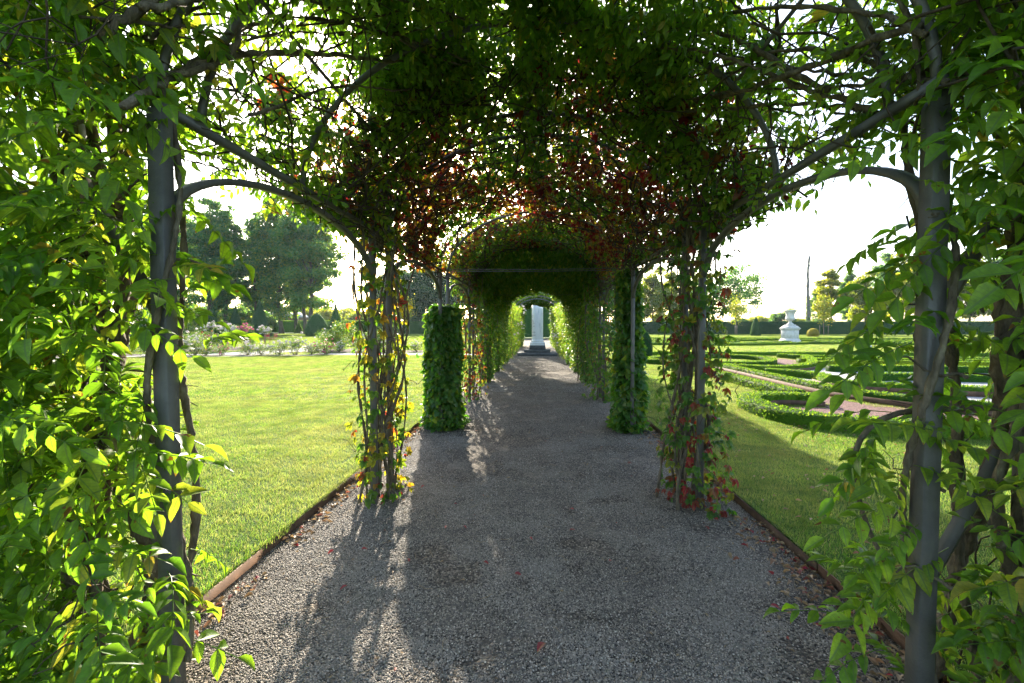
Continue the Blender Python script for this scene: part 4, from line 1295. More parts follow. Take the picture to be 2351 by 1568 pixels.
# ================================================================== HEDGES, TOPIARY
def hedge(name, pts, w, h, label, mat, leaf, dens, seed, z0=LZ, step=.12, group=None, corner=.05):
    g = np.random.default_rng(seed)
    c = smooth_path(pts, step)
    tan = nrm(np.gradient(c, axis=0)); nn = np.stack([-tan[:, 1], tan[:, 0]], 1)
    k = len(c)
    prof = [(-.5, 0), (-.5, .5), (-.48, .93), (-.40, 1), (0, 1.0), (.40, 1), (.48, .93), (.5, .5), (.5, 0)]
    m = len(prof)
    v, f = [], []
    for i in range(k):
        for (a, b) in prof:
            v.append((c[i, 0] + nn[i, 0] * a * (w - leaf * .5), c[i, 1] + nn[i, 1] * a * (w - leaf * .5), z0 + b * (h - leaf * .3)))
    v = np.array(v)
    jit = (vnoise(v, .22, seed) - .5) * min(.05, w * .12)
    v[:, 2] += jit * (v[:, 2] > z0 + .01)
    for i in range(k - 1):
        for j in range(m - 1):
            f.append((i * m + j, i * m + m + j, i * m + m + j + 1, i * m + j + 1))
    f += [tuple(range(m)), tuple((k - 1) * m + j for j in range(m - 1, -1, -1))]
    mb = MB().faces(v, f, .15)
    # leaf skin
    seg = np.linalg.norm(np.diff(c, axis=0), axis=1); cum = np.concatenate([[0], np.cumsum(seg)]); L = cum[-1]
    per_ = w + 2 * h
    n = int(L * per_ * dens)
    sgl = g.random(n) * L; u = g.uniform(0, per_, n)
    ci = np.stack([np.interp(sgl, cum, c[:, d]) for d in (0, 1)], 1); ni = nrm(np.stack([np.interp(sgl, cum, nn[:, d]) for d in (0, 1)], 1))
    lat = np.where(u < h, -w / 2, np.where(u > h + w, w / 2, u - h - w / 2)); zz = np.where(u < h, u, np.where(u > h + w, per_ - u, h))
    out = np.zeros((n, 3))
    out[:, :2] = ni * np.where(u < h, -1, np.where(u > h + w, 1, 0))[:, None]; out[:, 2] = ((u >= h) & (u <= h + w))
    P = np.stack([ci[:, 0] + ni[:, 0] * lat, ci[:, 1] + ni[:, 1] * lat, z0 + zz], 1)
    P += out * g.uniform(-.5, .3, n)[:, None] * leaf
    D = nrm(rdir(n, g) + out * .75 + [0, 0, .25]); Nn = rdir(n, g) + out * .35
    mb.inst(DIA, P - D * leaf * .4, D, Nn, g.uniform(.7, 1.35, n) * leaf, g.random(n))
    o = mb.build(name, mat)
    return tag(o, label, 'hedge', group)


def topiary(name, loc, prof, label, mat, leaf, n, seed, group=None):
    g = np.random.default_rng(seed)
    t = thing(name, label, 'topiary', (loc[0], loc[1], LZ), 0, group)
    mb = MB().lathe([(r * .95, z) for r, z in prof], sides=22, r=.15)
    pr = np.array(prof); seg = np.linalg.norm(np.diff(pr, axis=0), axis=1)
    area = seg * (pr[1:, 0] + pr[:-1, 0]) / 2
    k = g.choice(len(seg), n, p=area / area.sum()); q = g.random(n)
    rr = pr[k, 0] + (pr[k + 1, 0] - pr[k, 0]) * q; zz = pr[k, 1] + (pr[k + 1, 1] - pr[k, 1]) * q
    a = g.uniform(0, 6.28, n)
    dr = pr[k + 1] - pr[k]; on = nrm(np.stack([dr[:, 1], -dr[:, 0]], 1))
    out = np.stack([np.cos(a) * on[:, 0], np.sin(a) * on[:, 0], on[:, 1]], 1)
    P = np.stack([rr * np.cos(a), rr * np.sin(a), zz], 1) + out * (g.uniform(-.5, .45, n)[:, None] * leaf)
    D = nrm(rdir(n, g) + out * .5 + np.array([0, 0, .3]))
    mb.inst(DIA, P - D * leaf * .4, D, rdir(n, g) + out, g.uniform(.7, 1.3, n) * leaf, g.random(n))
    mb.build('foliage', mat, t)
    MB().tube([(0, 0, -.05), (0, 0, prof[-1][1] * .6)], .06, 6).build('stem', M['trunk'], t)
    return t


def edging(name, pts, label, z0=LZ, h=.09):
    c = smooth_path(pts, .2); v, f = [], []
    tan = nrm(np.gradient(c, axis=0)); nn = np.stack([-tan[:, 1], tan[:, 0]], 1)
    for i in range(len(c)):
        for a, z in ((-.006, -.02), (.006, -.02), (.006, h), (-.006, h)):
            v.append((c[i, 0] + nn[i, 0] * a, c[i, 1] + nn[i, 1] * a, z0 + z))
    for i in range(len(c) - 1):
        for j in range(4):
            f.append((i * 4 + j, i * 4 + (j + 1) % 4, i * 4 + 4 + (j + 1) % 4, i * 4 + 4 + j))
    k = len(c) - 1
    f += [(3, 2, 1, 0), (k * 4, k * 4 + 1, k * 4 + 2, k * 4 + 3)]
    return tag(MB().faces(v, f).build(name, M['corten']), label, 'edging')


BH, BW = .21, .32
hedge('box_hedge', [(6.55, 17.2), (6.6, 14.5), (6.55, 11.5), (6.75, 9.9), (7.6, 8.6), (9.2, 7.6)], BW, BH, 'straight low box hedge with rusty edging between red chips and white gravel', M['box'], .032, 1100, 501)
hedge('box_hedge', [(5.35, 17.0), (5.4, 14.0), (5.4, 11.2), (5.45, 9.75)], BW, BH, 'straight low box hedge along the lawn beside the red chip band', M['box'], .032, 1100, 502)
hedge('box_hedge', [(5.55, 9.2), (5.1, 9.42), (4.5, 9.38), (4.05, 8.95), (3.93, 8.3), (4.0, 7.6), (4.35, 7.1), (5.0, 6.82), (6.0, 6.65), (7.4, 6.45), (9.4, 6.2)], .36, .21, 'low box hedge scroll curling round red chips nearest the lawn', M['box'], .032, 1250, 503)
hedge('box_hedge', [(5.2, 18.3), (6.8, 16.6), (8.0, 15.85), (9.2, 16.5), (10.3, 17.7), (11.6, 20.0), (12.4, 22.0), (11.8, 23.0)], BW, BH, 'long scrolled box hedge ending in a hook beside white gravel', M['box'], .042, 620, 504)
hedge('box_hedge', [(4.5, 19.1), (6.0, 18.1), (7.6, 17.7), (8.9, 18.2), (9.8, 19.6), (9.9, 21.2), (9.0, 22.4), (7.4, 22.5), (5.9, 21.4), (4.6, 19.6)], BW, BH, 'closed teardrop loop of low box hedge with grass inside', M['box'], .042, 620, 505)
hedge('box_hedge', [(4.2, 24.6), (12, 24.7), (22, 24.6), (36, 24.4)], .36, .20, 'long straight box hedge in front of the thin gravel walk', M['box'], .05, 260, 506, step=.5)
hedge('box_hedge', [(10.8, 18.0), (11.6, 18.5), (13.2, 18.6), (16, 18.2), (22, 17.4)], BW, BH, 'low box hedge scroll reaching right across white gravel, further one', M['box'], .042, 600, 507)
hedge('box_hedge', [(9.9, 16.0), (11.5, 16.3), (14, 16.0), (18, 15.2), (24, 14)], BW, BH, 'low box hedge scroll reaching right across white gravel, middle one', M['box'], .042, 600, 508)
hedge('box_hedge', [(7.3, 14.9), (7.9, 14.2), (8.1, 13.4), (7.7, 12.6), (7.6, 11.8), (8.3, 11.2), (10.0, 10.6), (14, 9.8)], BW, BH, 'low box hedge curling round white gravel behind the right wisteria', M['box'], .036, 900, 509)
hedge('box_hedge', [(11.9, 22.3), (13.6, 21.4), (17, 20.8), (24, 20.4)], BW, BH, 'low box hedge scroll reaching right from the hook, nearest the straight hedge', M['box'], .045, 320, 510)
hedge('box_hedge', [(9.0, 13.2), (10.4, 13.6), (12.5, 13.2), (17, 12.2)], BW, BH, 'low box hedge scroll reaching right across white gravel, nearest one', M['box'], .038, 700, 511)
hedge('box_hedge', [(10.9, 19.6), (12.6, 19.9), (15, 19.7), (22, 18.9)], BW, BH, 'low box hedge scroll reaching right across white gravel, second from the straight hedge', M['box'], .042, 600, 512)
edging('bed_edging', [(6.33, 17.2), (6.38, 14.5), (6.33, 11.5), (6.53, 9.85), (7.4, 8.4), (9.0, 7.35)], 'rusty steel strip along the straight hedge over red chips', h=.12)
edging('bed_edging', [(5.5, 8.98), (5.0, 9.16), (4.6, 9.1), (4.32, 8.8)], 'short rusty steel strip inside the nearest hedge scroll', h=.1)
edging('bed_edging', [(8.06, 15.62), (9.35, 16.3), (10.5, 17.6), (11.8, 19.9)], 'curved rusty steel strip along the long scrolled hedge', h=.1)
edging('bed_edging', [(7.45, 12.75), (7.36, 11.75), (8.15, 10.95), (9.9, 10.35)], 'curved rusty steel strip at the hedge curling round white gravel', h=.12)

# far parterre beyond the lawn strip: rows of scrolled hedges
fr = [[(5.8, 38.2), (11, 37.6), (16, 38.2), (20, 41), (24, 43)], [(6.2, 40), (11, 39.6), (15, 40.6), (18.5, 43)], [(6, 41.8), (10, 41.6), (14, 43), (16, 45)], [(5.6, 44), (9, 43.6), (13, 45.2), (19, 46)],
      [(5.8, 46.2), (11, 46.6), (17, 48.2), (22, 47)], [(6, 49), (12, 49.4), (18, 50.8), (26, 49.2)], [(25, 42.2), (29, 40.4), (35, 39.4), (46, 39)], [(26, 44.2), (31, 42.2), (37, 41.6), (48, 41.4)],
      [(27.2, 46), (32, 44.4), (38, 44), (50, 43.8)], [(25.5, 48.4), (31, 47), (38, 47), (52, 46.6)], [(6, 52.2), (16, 52.8), (28, 52), (54, 51.6)], [(6, 55.4), (20, 56), (36, 55.2), (58, 55)], [(12, 36.6), (17, 37.2), (22, 39.6), (25, 40.6), (29, 38.4), (36, 37.2), (46, 36.8)]]
for i, p in enumerate(fr):
    hedge('box_hedge', p, .42, .22, ('low clipped hedge line of the far parterre, %s ' % ORD[i]) + ('right of the urn' if p[0][0] > 20 else 'counted from the front'), M['box'], .075, 95, 520 + i, step=.6, group='far parterre hedges')
# tall hedges closing the garden
hedge('tall_hedge', [(-2.5, 93), (30, 93), (70, 93), (120, 92)], 1.2, 2.45, 'tall dark clipped hedge across the far end behind the urn', M['yew'], .15, 42, 560, step=3)
hedge('tall_hedge', [(-7.5, 63), (0, 63.2), (7.5, 63)], 1.4, 4.4, 'dark hedge closing the path beyond the far tunnel end', M['yew'], .12, 60, 563, step=2)
hedge('tall_hedge', [(-34, 93.5), (-18, 93), (-3.2, 93)], 1.2, 2.6, 'tall dark clipped hedge behind the lawn left of the tunnel', M['yew'], .15, 42, 561, step=3)
hedge('tall_hedge', [(-110, 108), (-75, 110), (-34.5, 110)], 1.4, 2.9, 'clipped beech hedge in front of the low building', M['box'], .2, 30, 562, step=3)

cone_r = [(.78, 0), (.80, .25), (.72, .9), (.52, 1.9), (.26, 2.65), (.08, 2.95), (.01, 3.0)]
small_c = [(.32, 0), (.36, .2), (.345, .55), (.27, .95), (.13, 1.22), (.01, 1.30)]
topiary('topiary_cone', (PX(1735, 76), 76), cone_r, 'dark green clipped cone on the lawn between pergola and urn', M['yew'], .085, 3200, 601)
topiary('topiary_cone', (PX(1407, 31.5), 31.5), small_c, 'small clipped cone seen between the right pillars, further one', M['yew'], .05, 1400, 602)
topiary('topiary_cone', (PX(1480, 23.4), 23.2), small_c, 'small clipped cone half hidden behind the third right pillar', M['yew'], .05, 1400, 603)
topiary('topiary_ball', (PX(1867, 70), 70), [(.70, 0), (.78, .25), (.76, .6), (.60, .95), (.34, 1.15), (.02, 1.22)], 'golden yellow clipped dome beside the urn pedestal', M['golden'], .08, 2200, 604)
tall_cone = lambda h, w: [(w * .9, 0), (w, .2 * h * .3), (w * .86, .2 * h), (w * .58, .48 * h), (w * .30, .74 * h), (w * .12, .92 * h), (.01, h)]
egg = lambda h, w: [(w * .85, 0), (w, .14 * h), (w * .96, .3 * h), (w * .8, .55 * h), (w * .52, .8 * h), (w * .24, .95 * h), (.01, h)]
for (px_, d, h, w, kind, lb) in ((490, 66, 4.6, 1.15, 0, 'bluish yew cone left of the largest yew cone'), (541, 72, 5.0, 1.3, 0, 'dark yew cone standing under the tall trees'),
                                 (597, 68, 5.7, 1.75, 0, 'largest tall dark yew cone above the roses'), (686, 96, 2.5, 1.0, 0, 'small bright green cone on the sunlit far lawn'),
                                 (728, 70, 3.6, 1.85, 1, 'broad egg shaped dark yew on the left lawn'), (771, 72, 5.3, 1.3, 0, 'slim pointed dark yew nearest the creeper pillar'),
                                 (780, 84, 4.0, .7, 0, 'thin dark yew column behind the slim pointed yew'), (710, 90, 2.7, .9, 0, 'narrow yew cone beside the broad egg shaped yew')):
    topiary('topiary_cone', (PX(px_, d), d), (egg if kind else tall_cone)(h, w), lb, M['yew'] if 'bright' not in lb else M['box'], .13, 2600, 610 + int(px_))

# ================================================================== URN ON ITS PEDESTAL
ux, uy = PX(1814, 43), 43.0
pd = thing('stone_pedestal', 'white stone pedestal carrying an urn amid the parterre', 'pedestal', (ux, uy, LZ), R(32))
MB().box((0, 0, .14), (1.30, 1.30, .28), bevel=.02).build('foot', M['limestone'], pd)
MB().lathe([(.86, .28), (.80, .34), (.76, .42)], sides=4).build('base_moulding', M['limestone'], pd).rotation_euler = (0, 0, R(45))
MB().box((0, 0, .80), (1.04, 1.04, .80), bevel=.015).build('die', M['limestone'], pd)
MB().box((0, 0, 1.255), (1.16, 1.16, .10), bevel=.02).build('cornice', M['limestone'], pd)
MB().box((0, 0, 1.345), (1.26, 1.26, .075), bevel=.02).build('cornice', M['limestone'], pd)
MB().lathe([(.84, 1.383), (.66, 1.52), (.58, 1.60)], sides=4).build('cap', M['limestone'], pd).rotation_euler = (0, 0, R(45))
MB().box((0, 0, 1.65), (.70, .70, .10), bevel=.015).build('cap', M['limestone'], pd)
ur = thing('stone_urn', 'white stone urn with flared rim on the pedestal', 'urn', (ux, uy, LZ + 1.70), R(32))
MB().lathe([(.30, 0), (.30, .05), (.22, .10), (.13, .22), (.12, .30), (.20, .36)], sides=28).build('foot', M['limestone'], ur, smooth=True)
MB().lathe([(.18, .355), (.34, .42), (.40, .52), (.39, .60), (.36, .66), (.34, .80), (.36, .98), (.44, 1.14), (.52, 1.22), (.545, 1.26), (.54, 1.31), (.46, 1.32), (.30, 1.20), (.02, 1.15)], sides=32).build('bowl', M['limestone'], ur, smooth=True)
for a in (0.3, 3.44):
    pts = [(.40 * math.cos(a), .40 * math.sin(a), .62), (.52 * math.cos(a), .52 * math.sin(a), .70), (.55 * math.cos(a), .55 * math.sin(a), .90), (.44 * math.cos(a), .44 * math.sin(a), 1.10)]
    MB().tube(smooth_path(pts, .04), .032, 7).build('handle', M['limestone'], ur, smooth=True)
g = np.random.default_rng(77)
um = MB(); n = 420
P = np.stack([g.normal(0, .22, n), g.normal(0, .22, n), 1.22 + np.abs(g.normal(0, .16, n))], 1)
um.inst(LF, P, rdir(n, g) + [0, 0, .6], rdir(n, g), g.uniform(.05, .1, n), g.random(n))
for i in range(7):
    um.tube(wander((g.normal(0, .12), g.normal(0, .12), 1.2), (g.normal(.1, .3), g.normal(0, .3), 1.2 + g.uniform(.5, 1.1)), 7, .06, g), np.linspace(.01, .004, 7), 4)
pl = um.build('urn_plant', M['rose_leaf']); pl.location = (ux, uy, LZ + 1.70)
tag(pl, 'sparse twiggy plant growing in the stone urn', 'plant')
blk = MB().box((PX(1990, 35), 35, LZ + .06), (.62, .4, .14), .3, bevel=.02).build('stone_block', M['limestone'])
tag(blk, 'small flat white stone lying on the lawn before the far parterre', 'stone')


# ================================================================== TREES
def tree_meshes(seed, h, cr, cb, nclump, nleaf, leaf, mat, tr=.45, lean=0.0, sparse=1.0):
    g = np.random.default_rng(seed)
    tk = MB()
    ax = lambda z: np.array([lean * z + .25 * math.sin(z * .35 + seed), .25 * math.cos(z * .3 + seed), z])
    zz = np.linspace(-.1, h * .86, 16)
    tk.tube([ax(z) for z in zz], np.interp(zz, [-.1, .5, cb, h * .86], [tr * 1.35, tr, tr * .8, .05]), 9)
    cz, hz = (h + cb) / 2, (h - cb) / 2
    u = rdir(nclump, g) * (g.random(nclump) ** .42)[:, None]
    shape = 1 - .45 * np.clip(u[:, 2], 0, 1) - .25 * np.clip(-u[:, 2], 0, 1)
    C = np.stack([u[:, 0] * cr * shape, u[:, 1] * cr * shape, cz + u[:, 2] * hz], 1)
    C += np.array([ax(z) * [1, 1, 0] for z in C[:, 2]])
    cs = g.uniform(.5, 1.25, nclump) * cr * .27
    for i in range(0, nclump, max(1, nclump // 26)):
        z0 = max(cb * .75, C[i, 2] - g.uniform(.15, .4) * h * .5)
        tk.tube(wander(ax(z0), C[i], 7, .18, g), np.linspace(tr * .26, .03, 7), 5)
    k = g.choice(nclump, nleaf, p=cs ** 2 / (cs ** 2).sum())
    d = rdir(nleaf, g) * (g.random(nleaf) ** .45)[:, None]
    P = C[k] + d * cs[k][:, None] * np.array([1.15, 1.15, .72])
    D = nrm(g.normal(0, 1, (nleaf, 3)) + np.array([0, 0, -.5]))
    Nn = g.normal(0, .7, (nleaf, 3)) + np.array([0, 0, .8]) + d * .5
    cm = MB().inst(QUAD, P, D, Nn, g.uniform(.7, 1.35, nleaf) * leaf, np.clip(g.normal(.45, .24, nleaf) + .12 * (vnoise(C[k], 3.0, seed) - .5), 0, 1))
    return tk.mesh('tree_trunk', M['trunk'], True), cm.mesh('tree_crown', mat)


BIG = [tree_meshes(11, 29, 5.4, 3.4, 130, 30000, .34, M['tree_leaf']), tree_meshes(12, 28, 4.8, 3.2, 120, 27000, .34, M['tree_leaf'], lean=.01), tree_meshes(13, 30, 5.8, 3.4, 135, 31000, .36, M['tree_leaf'])]
DARK = [tree_meshes(14, 17, 5.2, 2.2, 75, 17000, .36, M['tree_leaf_dark'], tr=.32), tree_meshes(15, 16, 4.6, 1.6, 70, 15000, .36, M['tree_leaf_dark'], tr=.3)]
YEL = [tree_meshes(16, 15, 4.6, 2.6, 70, 14000, .34, M['tree_leaf_yellow'], tr=.24), tree_meshes(17, 13, 3.6, 2.5, 48, 9000, .32, M['tree_leaf_yellow'], tr=.2)]
SPA = [tree_meshes(18, 16, 6.0, 2.5, 48, 6000, .34, M['tree_leaf'], tr=.26)]
BUSH = [tree_meshes(19, 7.5, 4.6, .3, 50, 9000, .36, M['tree_leaf'], tr=.2), tree_meshes(20, 6.5, 5.0, .2, 50, 9000, .36, M['tree_leaf_yellow'], tr=.18)]


def tree(name, me, px_, d, sc, rz, label, group):
    t = thing(name, label, 'tree', (PX(px_, d), d, 0), rz, group)
    child('trunk', me[0], t, sc=sc); child('crown', me[1], t, sc=sc)
    return t


for i, (px_, d, k, sc, rz, lb) in enumerate((
        (479, 86, 0, .93, .4, 'tall lime tree whose thick trunk stands left of the bluish yew cone'),
        (520, 88, 1, .95, 1.9, 'tall lime tree with slim dark trunk right of the bluish yew cone'),
        (644, 92, 0, 1.0, 3.0, 'tall lime tree whose trunk rises before the low building'),
        (678, 104, 1, 1.10, 4.4, 'tall lime tree set back behind the low hedge gap'),
        (699, 90, 2, .93, 5.2, 'tall lime tree with leaning trunk beside the stoutest trunk'),
        (714, 86, 2, .98, 2.3, 'tall lime tree with the stoutest trunk beside the egg shaped yew'),
        (585, 100, 1, 1.0, .9, 'tall lime tree filling the middle of the row behind the largest yew'),
        (420, 92, 2, .90, 3.9, 'tall lime tree behind the left wisteria, first from the pergola'),
        (330, 88, 0, .95, 5.6, 'tall lime tree behind the left wisteria, second from the pergola'),
        (200, 86, 1, .95, .2, 'tall lime tree behind the left wisteria, third from the pergola'),
        (60, 84, 2, .90, 1.2, 'tall lime tree behind the left wisteria, farthest from the pergola'))):
    tree('lime_tree', BIG[k], px_, d, sc, rz, lb, 'tall trees left of the lawn')
for i, (px_, d, k, sc, rz) in enumerate(((905, 112, 0, 1.0, .3), (945, 104, 1, .95, 2.0), (985, 110, 0, 1.02, 4.1), (1040, 112, 1, 1.0, 5.0), (870, 118, 1, .82, 1.1), (1110, 115, 0, .9, 2.9), (1180, 120, 1, .95, .7), (1290, 122, 0, .9, 3.3), (1370, 116, 1, .95, 4.9), (1425, 110, 0, .95, 1.6))):
    tree('dark_tree', DARK[k], px_, d, sc, rz, 'dark bushy tree behind the far hedge, %s from the left' % ORD[i], 'dark trees behind the tunnel')
for i, (px_, d, k, sc, rz, lb) in enumerate((
        (1500, 112, 0, 1.05, .6, 'yellow green tree seen right of the third right pillar'), (1545, 118, 1, 1.2, 2.2, 'slender yellow green tree beside the second right pillar'),
        (1905, 100, 1, 1.05, 3.1, 'light yellow green tree right of the bare trunk'), (1985, 108, 0, .95, 1.0, 'broad yellow green tree right of the urn'),
        (2080, 112, 0, 1.25, 4.0, 'large yellow green tree behind the right front post'), (2230, 105, 0, 1.1, 5.1, 'yellow green tree behind the right wisteria leaves'))):
    tree('young_tree', YEL[k], px_, d, sc, rz, lb, 'yellow green trees behind the far hedge')
for i, (px_, d, sc, rz, lb) in enumerate(((1690, 106, 1.0, .8, 'thin drooping tree right of the creeper pillar'), (1600, 116, .95, 2.5, 'thin open tree mostly behind the creeper pillar'))):
    tree('thin_tree', SPA[0], px_, d, sc, rz, lb, 'thin open trees')
for i, (px_, d, k, sc, rz, lb) in enumerate(((1880, 124, 0, .44, .2, 'dark rounded tree behind the bare trunk'), (1950, 128, 1, .62, 1.8, 'green rounded tree behind the golden dome'), (2035, 126, 2, .72, 3.7, 'tall green tree near the right front post'),
                                             (2150, 120, 0, .75, .8, 'tall green tree behind the right wisteria, nearer one'), (2300, 116, 1, .75, 2.8, 'tall green tree behind the right wisteria, farther one'))):
    tree('broad_tree', BIG[k], px_, d, sc, rz, lb, 'broad green trees right of the urn')
for i, px_ in enumerate((745, 775, 800, 835, 1460, 1520, 1580, 1640, 1700, 1745, 1790, 1835, 1880)):
    tree('bush', BUSH[i % 2], px_, 150 + 9 * ((i * 7) % 5), .62 + .1 * ((i * 3) % 4) + (.45 if i < 4 else 0), i * 1.3, 'distant hazy bush on the skyline, %s from the left' % ORD[i], 'distant bushes on the skyline')
for i, (px_, d, sc) in enumerate(((470, 100, .8), (545, 104, .85), (430, 108, .9), (610, 108, .7), (380, 100, .9))):
    tree('bush', BUSH[0], px_, d, sc, i * 2.1, 'dark shrub under the tall lime trees, %s from the right' % ORD[(2, 1, 3, 0, 4)[i]], 'shrubs under the lime trees')

for i, px_ in enumerate((330, 390, 445, 495, 545, 600, 655, 705, 735)):
    tree('bush', BUSH[(i + 1) % 2], px_, 136 + 5 * ((i * 5) % 4), 1.15 + .12 * ((i * 3) % 4), i * 1.7, 'tall sunlit bush behind the clipped beech hedge, %s from the left' % ORD[i], 'bushes behind the beech hedge')

# bare trunk
bt = thing('bare_trunk', 'tall bare tree trunk without crown standing behind the hedge', 'tree trunk', (PX(1855, 97), 97, 0))
zz = np.linspace(-.1, 15.9, 30); g = np.random.default_rng(5)
wob = np.cumsum(g.normal(0, .045, (30, 2)), axis=0)
MB().tube(np.stack([wob[:, 0], wob[:, 1], zz], 1), np.interp(zz, [0, 3, 12, 15.9], [.50, .40, .26, .22]) * (1 + .16 * g.normal(size=30)), 9).build('trunk', M['dead_trunk'], bt, smooth=True)
for i in range(7):
    z = g.uniform(4, 15.5); a = g.uniform(0, 6.28); j = int(np.argmin(abs(zz - z)))
    p0 = np.array([wob[j, 0], wob[j, 1], z])
    MB().tube([p0, p0 + np.array([math.cos(a) * .5, math.sin(a) * .5, .2])], [.12, .07], 6).build('branch_stub', M['dead_trunk'], bt)
iv = MB(); n = 900
z = 7.5 * g.random(n) ** 1.5; a = g.uniform(0, 6.28, n)
iv.inst(QUAD, np.stack([.46 * np.cos(a), .46 * np.sin(a), z], 1), rdir(n, g) + [0, 0, -.5], np.stack([np.cos(a), np.sin(a), a * 0 + .3], 1), g.uniform(.12, .26, n), g.random(n))
iv.build('ivy', M['tree_leaf'], bt)

# staked saplings on the far lawn
for i, (px_, d, lb) in enumerate(((1892, 86, 'staked sapling in front of the hedge right of the golden dome'), (1553, 84, 'staked sapling seen right of the third right pillar'), (1690, 86, 'staked sapling in front of the hedge beside the creeper pillar'), (920, 85, 'staked sapling before the dark hedge left of the tunnel'), (932, 85.5, 'second staked sapling before the dark hedge left of the tunnel'))):
    t = thing('staked_sapling', lb, 'tree', (PX(px_, d), d, LZ), i * .7, 'staked saplings on the far lawn')
    MB().tube(wander((0, 0, -.05), (0, 0, 5.2), 8, .05), np.linspace(.13 if px_ == 1553 else .07, .03, 8), 6).build('trunk', M['stakewood'], t, smooth=True)
    for q in (-.75, .75):
        MB().tube([(q, 0, -.05), (q, 0, 1.7)], .05, 6).build('stake', M['stakewood'], t)
    MB().box((0, 0, 1.5), (1.5, .02, .06)).build('tie_band', M['wire'], t)
    if px_ not in (1553,):
        cm = MB(); n = 900; g = np.random.default_rng(800 + i)
        cm.inst(QUAD, np.stack([g.normal(0, .7, n), g.normal(0, .7, n), 4.6 + g.normal(0, 1.1, n)], 1), rdir(n, g), rdir(n, g), g.uniform(.15, .3, n), g.random(n))
        cm.build('crown', M['tree_leaf_yellow'], t)

# ================================================================== LOW BUILDING
bd = thing('garden_building', 'low brick building with pale hipped roof behind the trees', 'building', (PX(652, 128), 128, 0))
MB().box((0, 0, 2.1), (11.6, 6, 4.4)).build('wall', M['brickwall'], bd)
v = [(-6.6, -3.7, 4.25), (6.6, -3.7, 4.25), (6.6, 3.7, 4.25), (-6.6, 3.7, 4.25), (-4.2, 0, 5.75), (4.2, 0, 5.75), (-6.6, -3.7, 4.05), (6.6, -3.7, 4.05), (6.6, 3.7, 4.05), (-6.6, 3.7, 4.05)]
MB().faces(v, [(0, 1, 5, 4), (1, 2, 5), (2, 3, 4, 5), (3, 0, 4), (6, 7, 1, 0), (7, 8, 2, 1), (8, 9, 3, 2), (9, 6, 0, 3), (9, 8, 7, 6)]).build('roof', M['rooftile'], bd)
for x in (-4.3, -1.2, 1.9, 4.7):
    w = MB().box((x, -3.04, 2.5), (.95, .10, 2.2)).build('window', M['darkdoor'], bd)
    for q in (-.24, .24):
        MB().box((x + q, -3.11, 2.5), (.40, .02, 2.0)).build('pane', M['wire'], w)
b2 = thing('garden_building', 'pale far wall glimpsed between the trunks at far left', 'building', (PX(430, 126), 126, 0))
MB().box((0, 0, 2.0), (9, 5, 4.0)).build('wall', M['brickwall'], b2)
MB().faces([(-5, -3, 4), (5, -3, 4), (5, 3, 4), (-5, 3, 4), (-5, 0, 5.6), (5, 0, 5.6)], [(0, 1, 5, 4), (2, 3, 4, 5), (3, 0, 4), (1, 2, 5), (3, 2, 1, 0)]).build('roof', M['rooftile'], b2)


# ================================================================== ROSES AND SHRUBS
def bush_mesh(seed, h, r, n, leaf, mat, z0=0.1, dens=.5):
    g = np.random.default_rng(seed)
    cc = rdir(26, g) * (g.random(26) ** .5)[:, None] * [r, r, (h - z0) / 2] + [0, 0, (h + z0) / 2]
    k = g.integers(0, 26, n)
    P = cc[k] + rdir(n, g) * (g.random(n) ** .5)[:, None] * r * .38
    P[:, 2] = np.clip(P[:, 2], .03, None)
    mb = MB().inst(LF, P, rdir(n, g) + [0, 0, .2], rdir(n, g) + [0, 0, .6], g.uniform(.7, 1.3, n) * leaf, g.random(n))
    return mb.mesh('rose_foliage', mat), cc


def stems_mesh(seed, h, r, n):
    g = np.random.default_rng(seed); mb = MB()
    for i in range(n):
        a = g.uniform(0, 6.28)
        mb.tube(wander((g.normal(0, .05), g.normal(0, .05), -.02), (r * math.cos(a) * .8, r * math.sin(a) * .8, h * g.uniform(.6, 1.05)), 6, .05, g), np.linspace(.011, .004, 6), 4)
    return mb.mesh('rose_stems', M['green_stem'])


def bloom_mesh(seed, cc, r, n, mat, size):
    g = np.random.default_rng(seed); mb = MB()
    for i in range(n):
        c = cc[g.integers(0, len(cc))] + rdir(1, g)[0] * r * .40
        c[2] = max(c[2], .1) + .03
        rose_head(mb, c, size * g.uniform(.8, 1.3), g)
    return mb.mesh('rose_blossoms', mat)


KIND = {}
for nm, sd, h, r, n, leaf, nb, pm, bs in (('low_white', 1, .62, .55, 1100, .055, 26, 'petal_white', .045), ('low_pink', 2, .66, .52, 1000, .055, 16, 'petal_pink', .045), ('mid_white', 3, 1.05, .6, 1500, .06, 24, 'petal_white', .055),
                                          ('mid_pink', 4, 1.05, .55, 1400, .06, 16, 'petal_pink', .055), ('mid_red', 5, .95, .5, 1300, .06, 12, 'petal_red', .055)):
    fm, cc = bush_mesh(700 + sd, h, r, n, leaf, M['bush_rose_leaf'])
    KIND[nm] = (fm, stems_mesh(720 + sd, h, r, 14), bloom_mesh(740 + sd, cc, r, int(nb * 1.2), M[pm], bs * 1.3))
for nm, sd, hh, r, n, nb, pm in (('std_white', 6, .62, .40, 900, 22, 'petal_white'), ('std_pink', 7, .60, .38, 850, 18, 'petal_pink'), ('std_green', 8, .60, .42, 950, 4, 'petal_white')):
    fm, cc = bush_mesh(700 + sd, hh, r, n, .062, M['bush_rose_leaf'], z0=-.05)
    KIND[nm] = (fm, stems_mesh(720 + sd, .4, r, 7), bloom_mesh(740 + sd, cc, r, int(nb * 1.5), M[pm], .085))
counts = {}
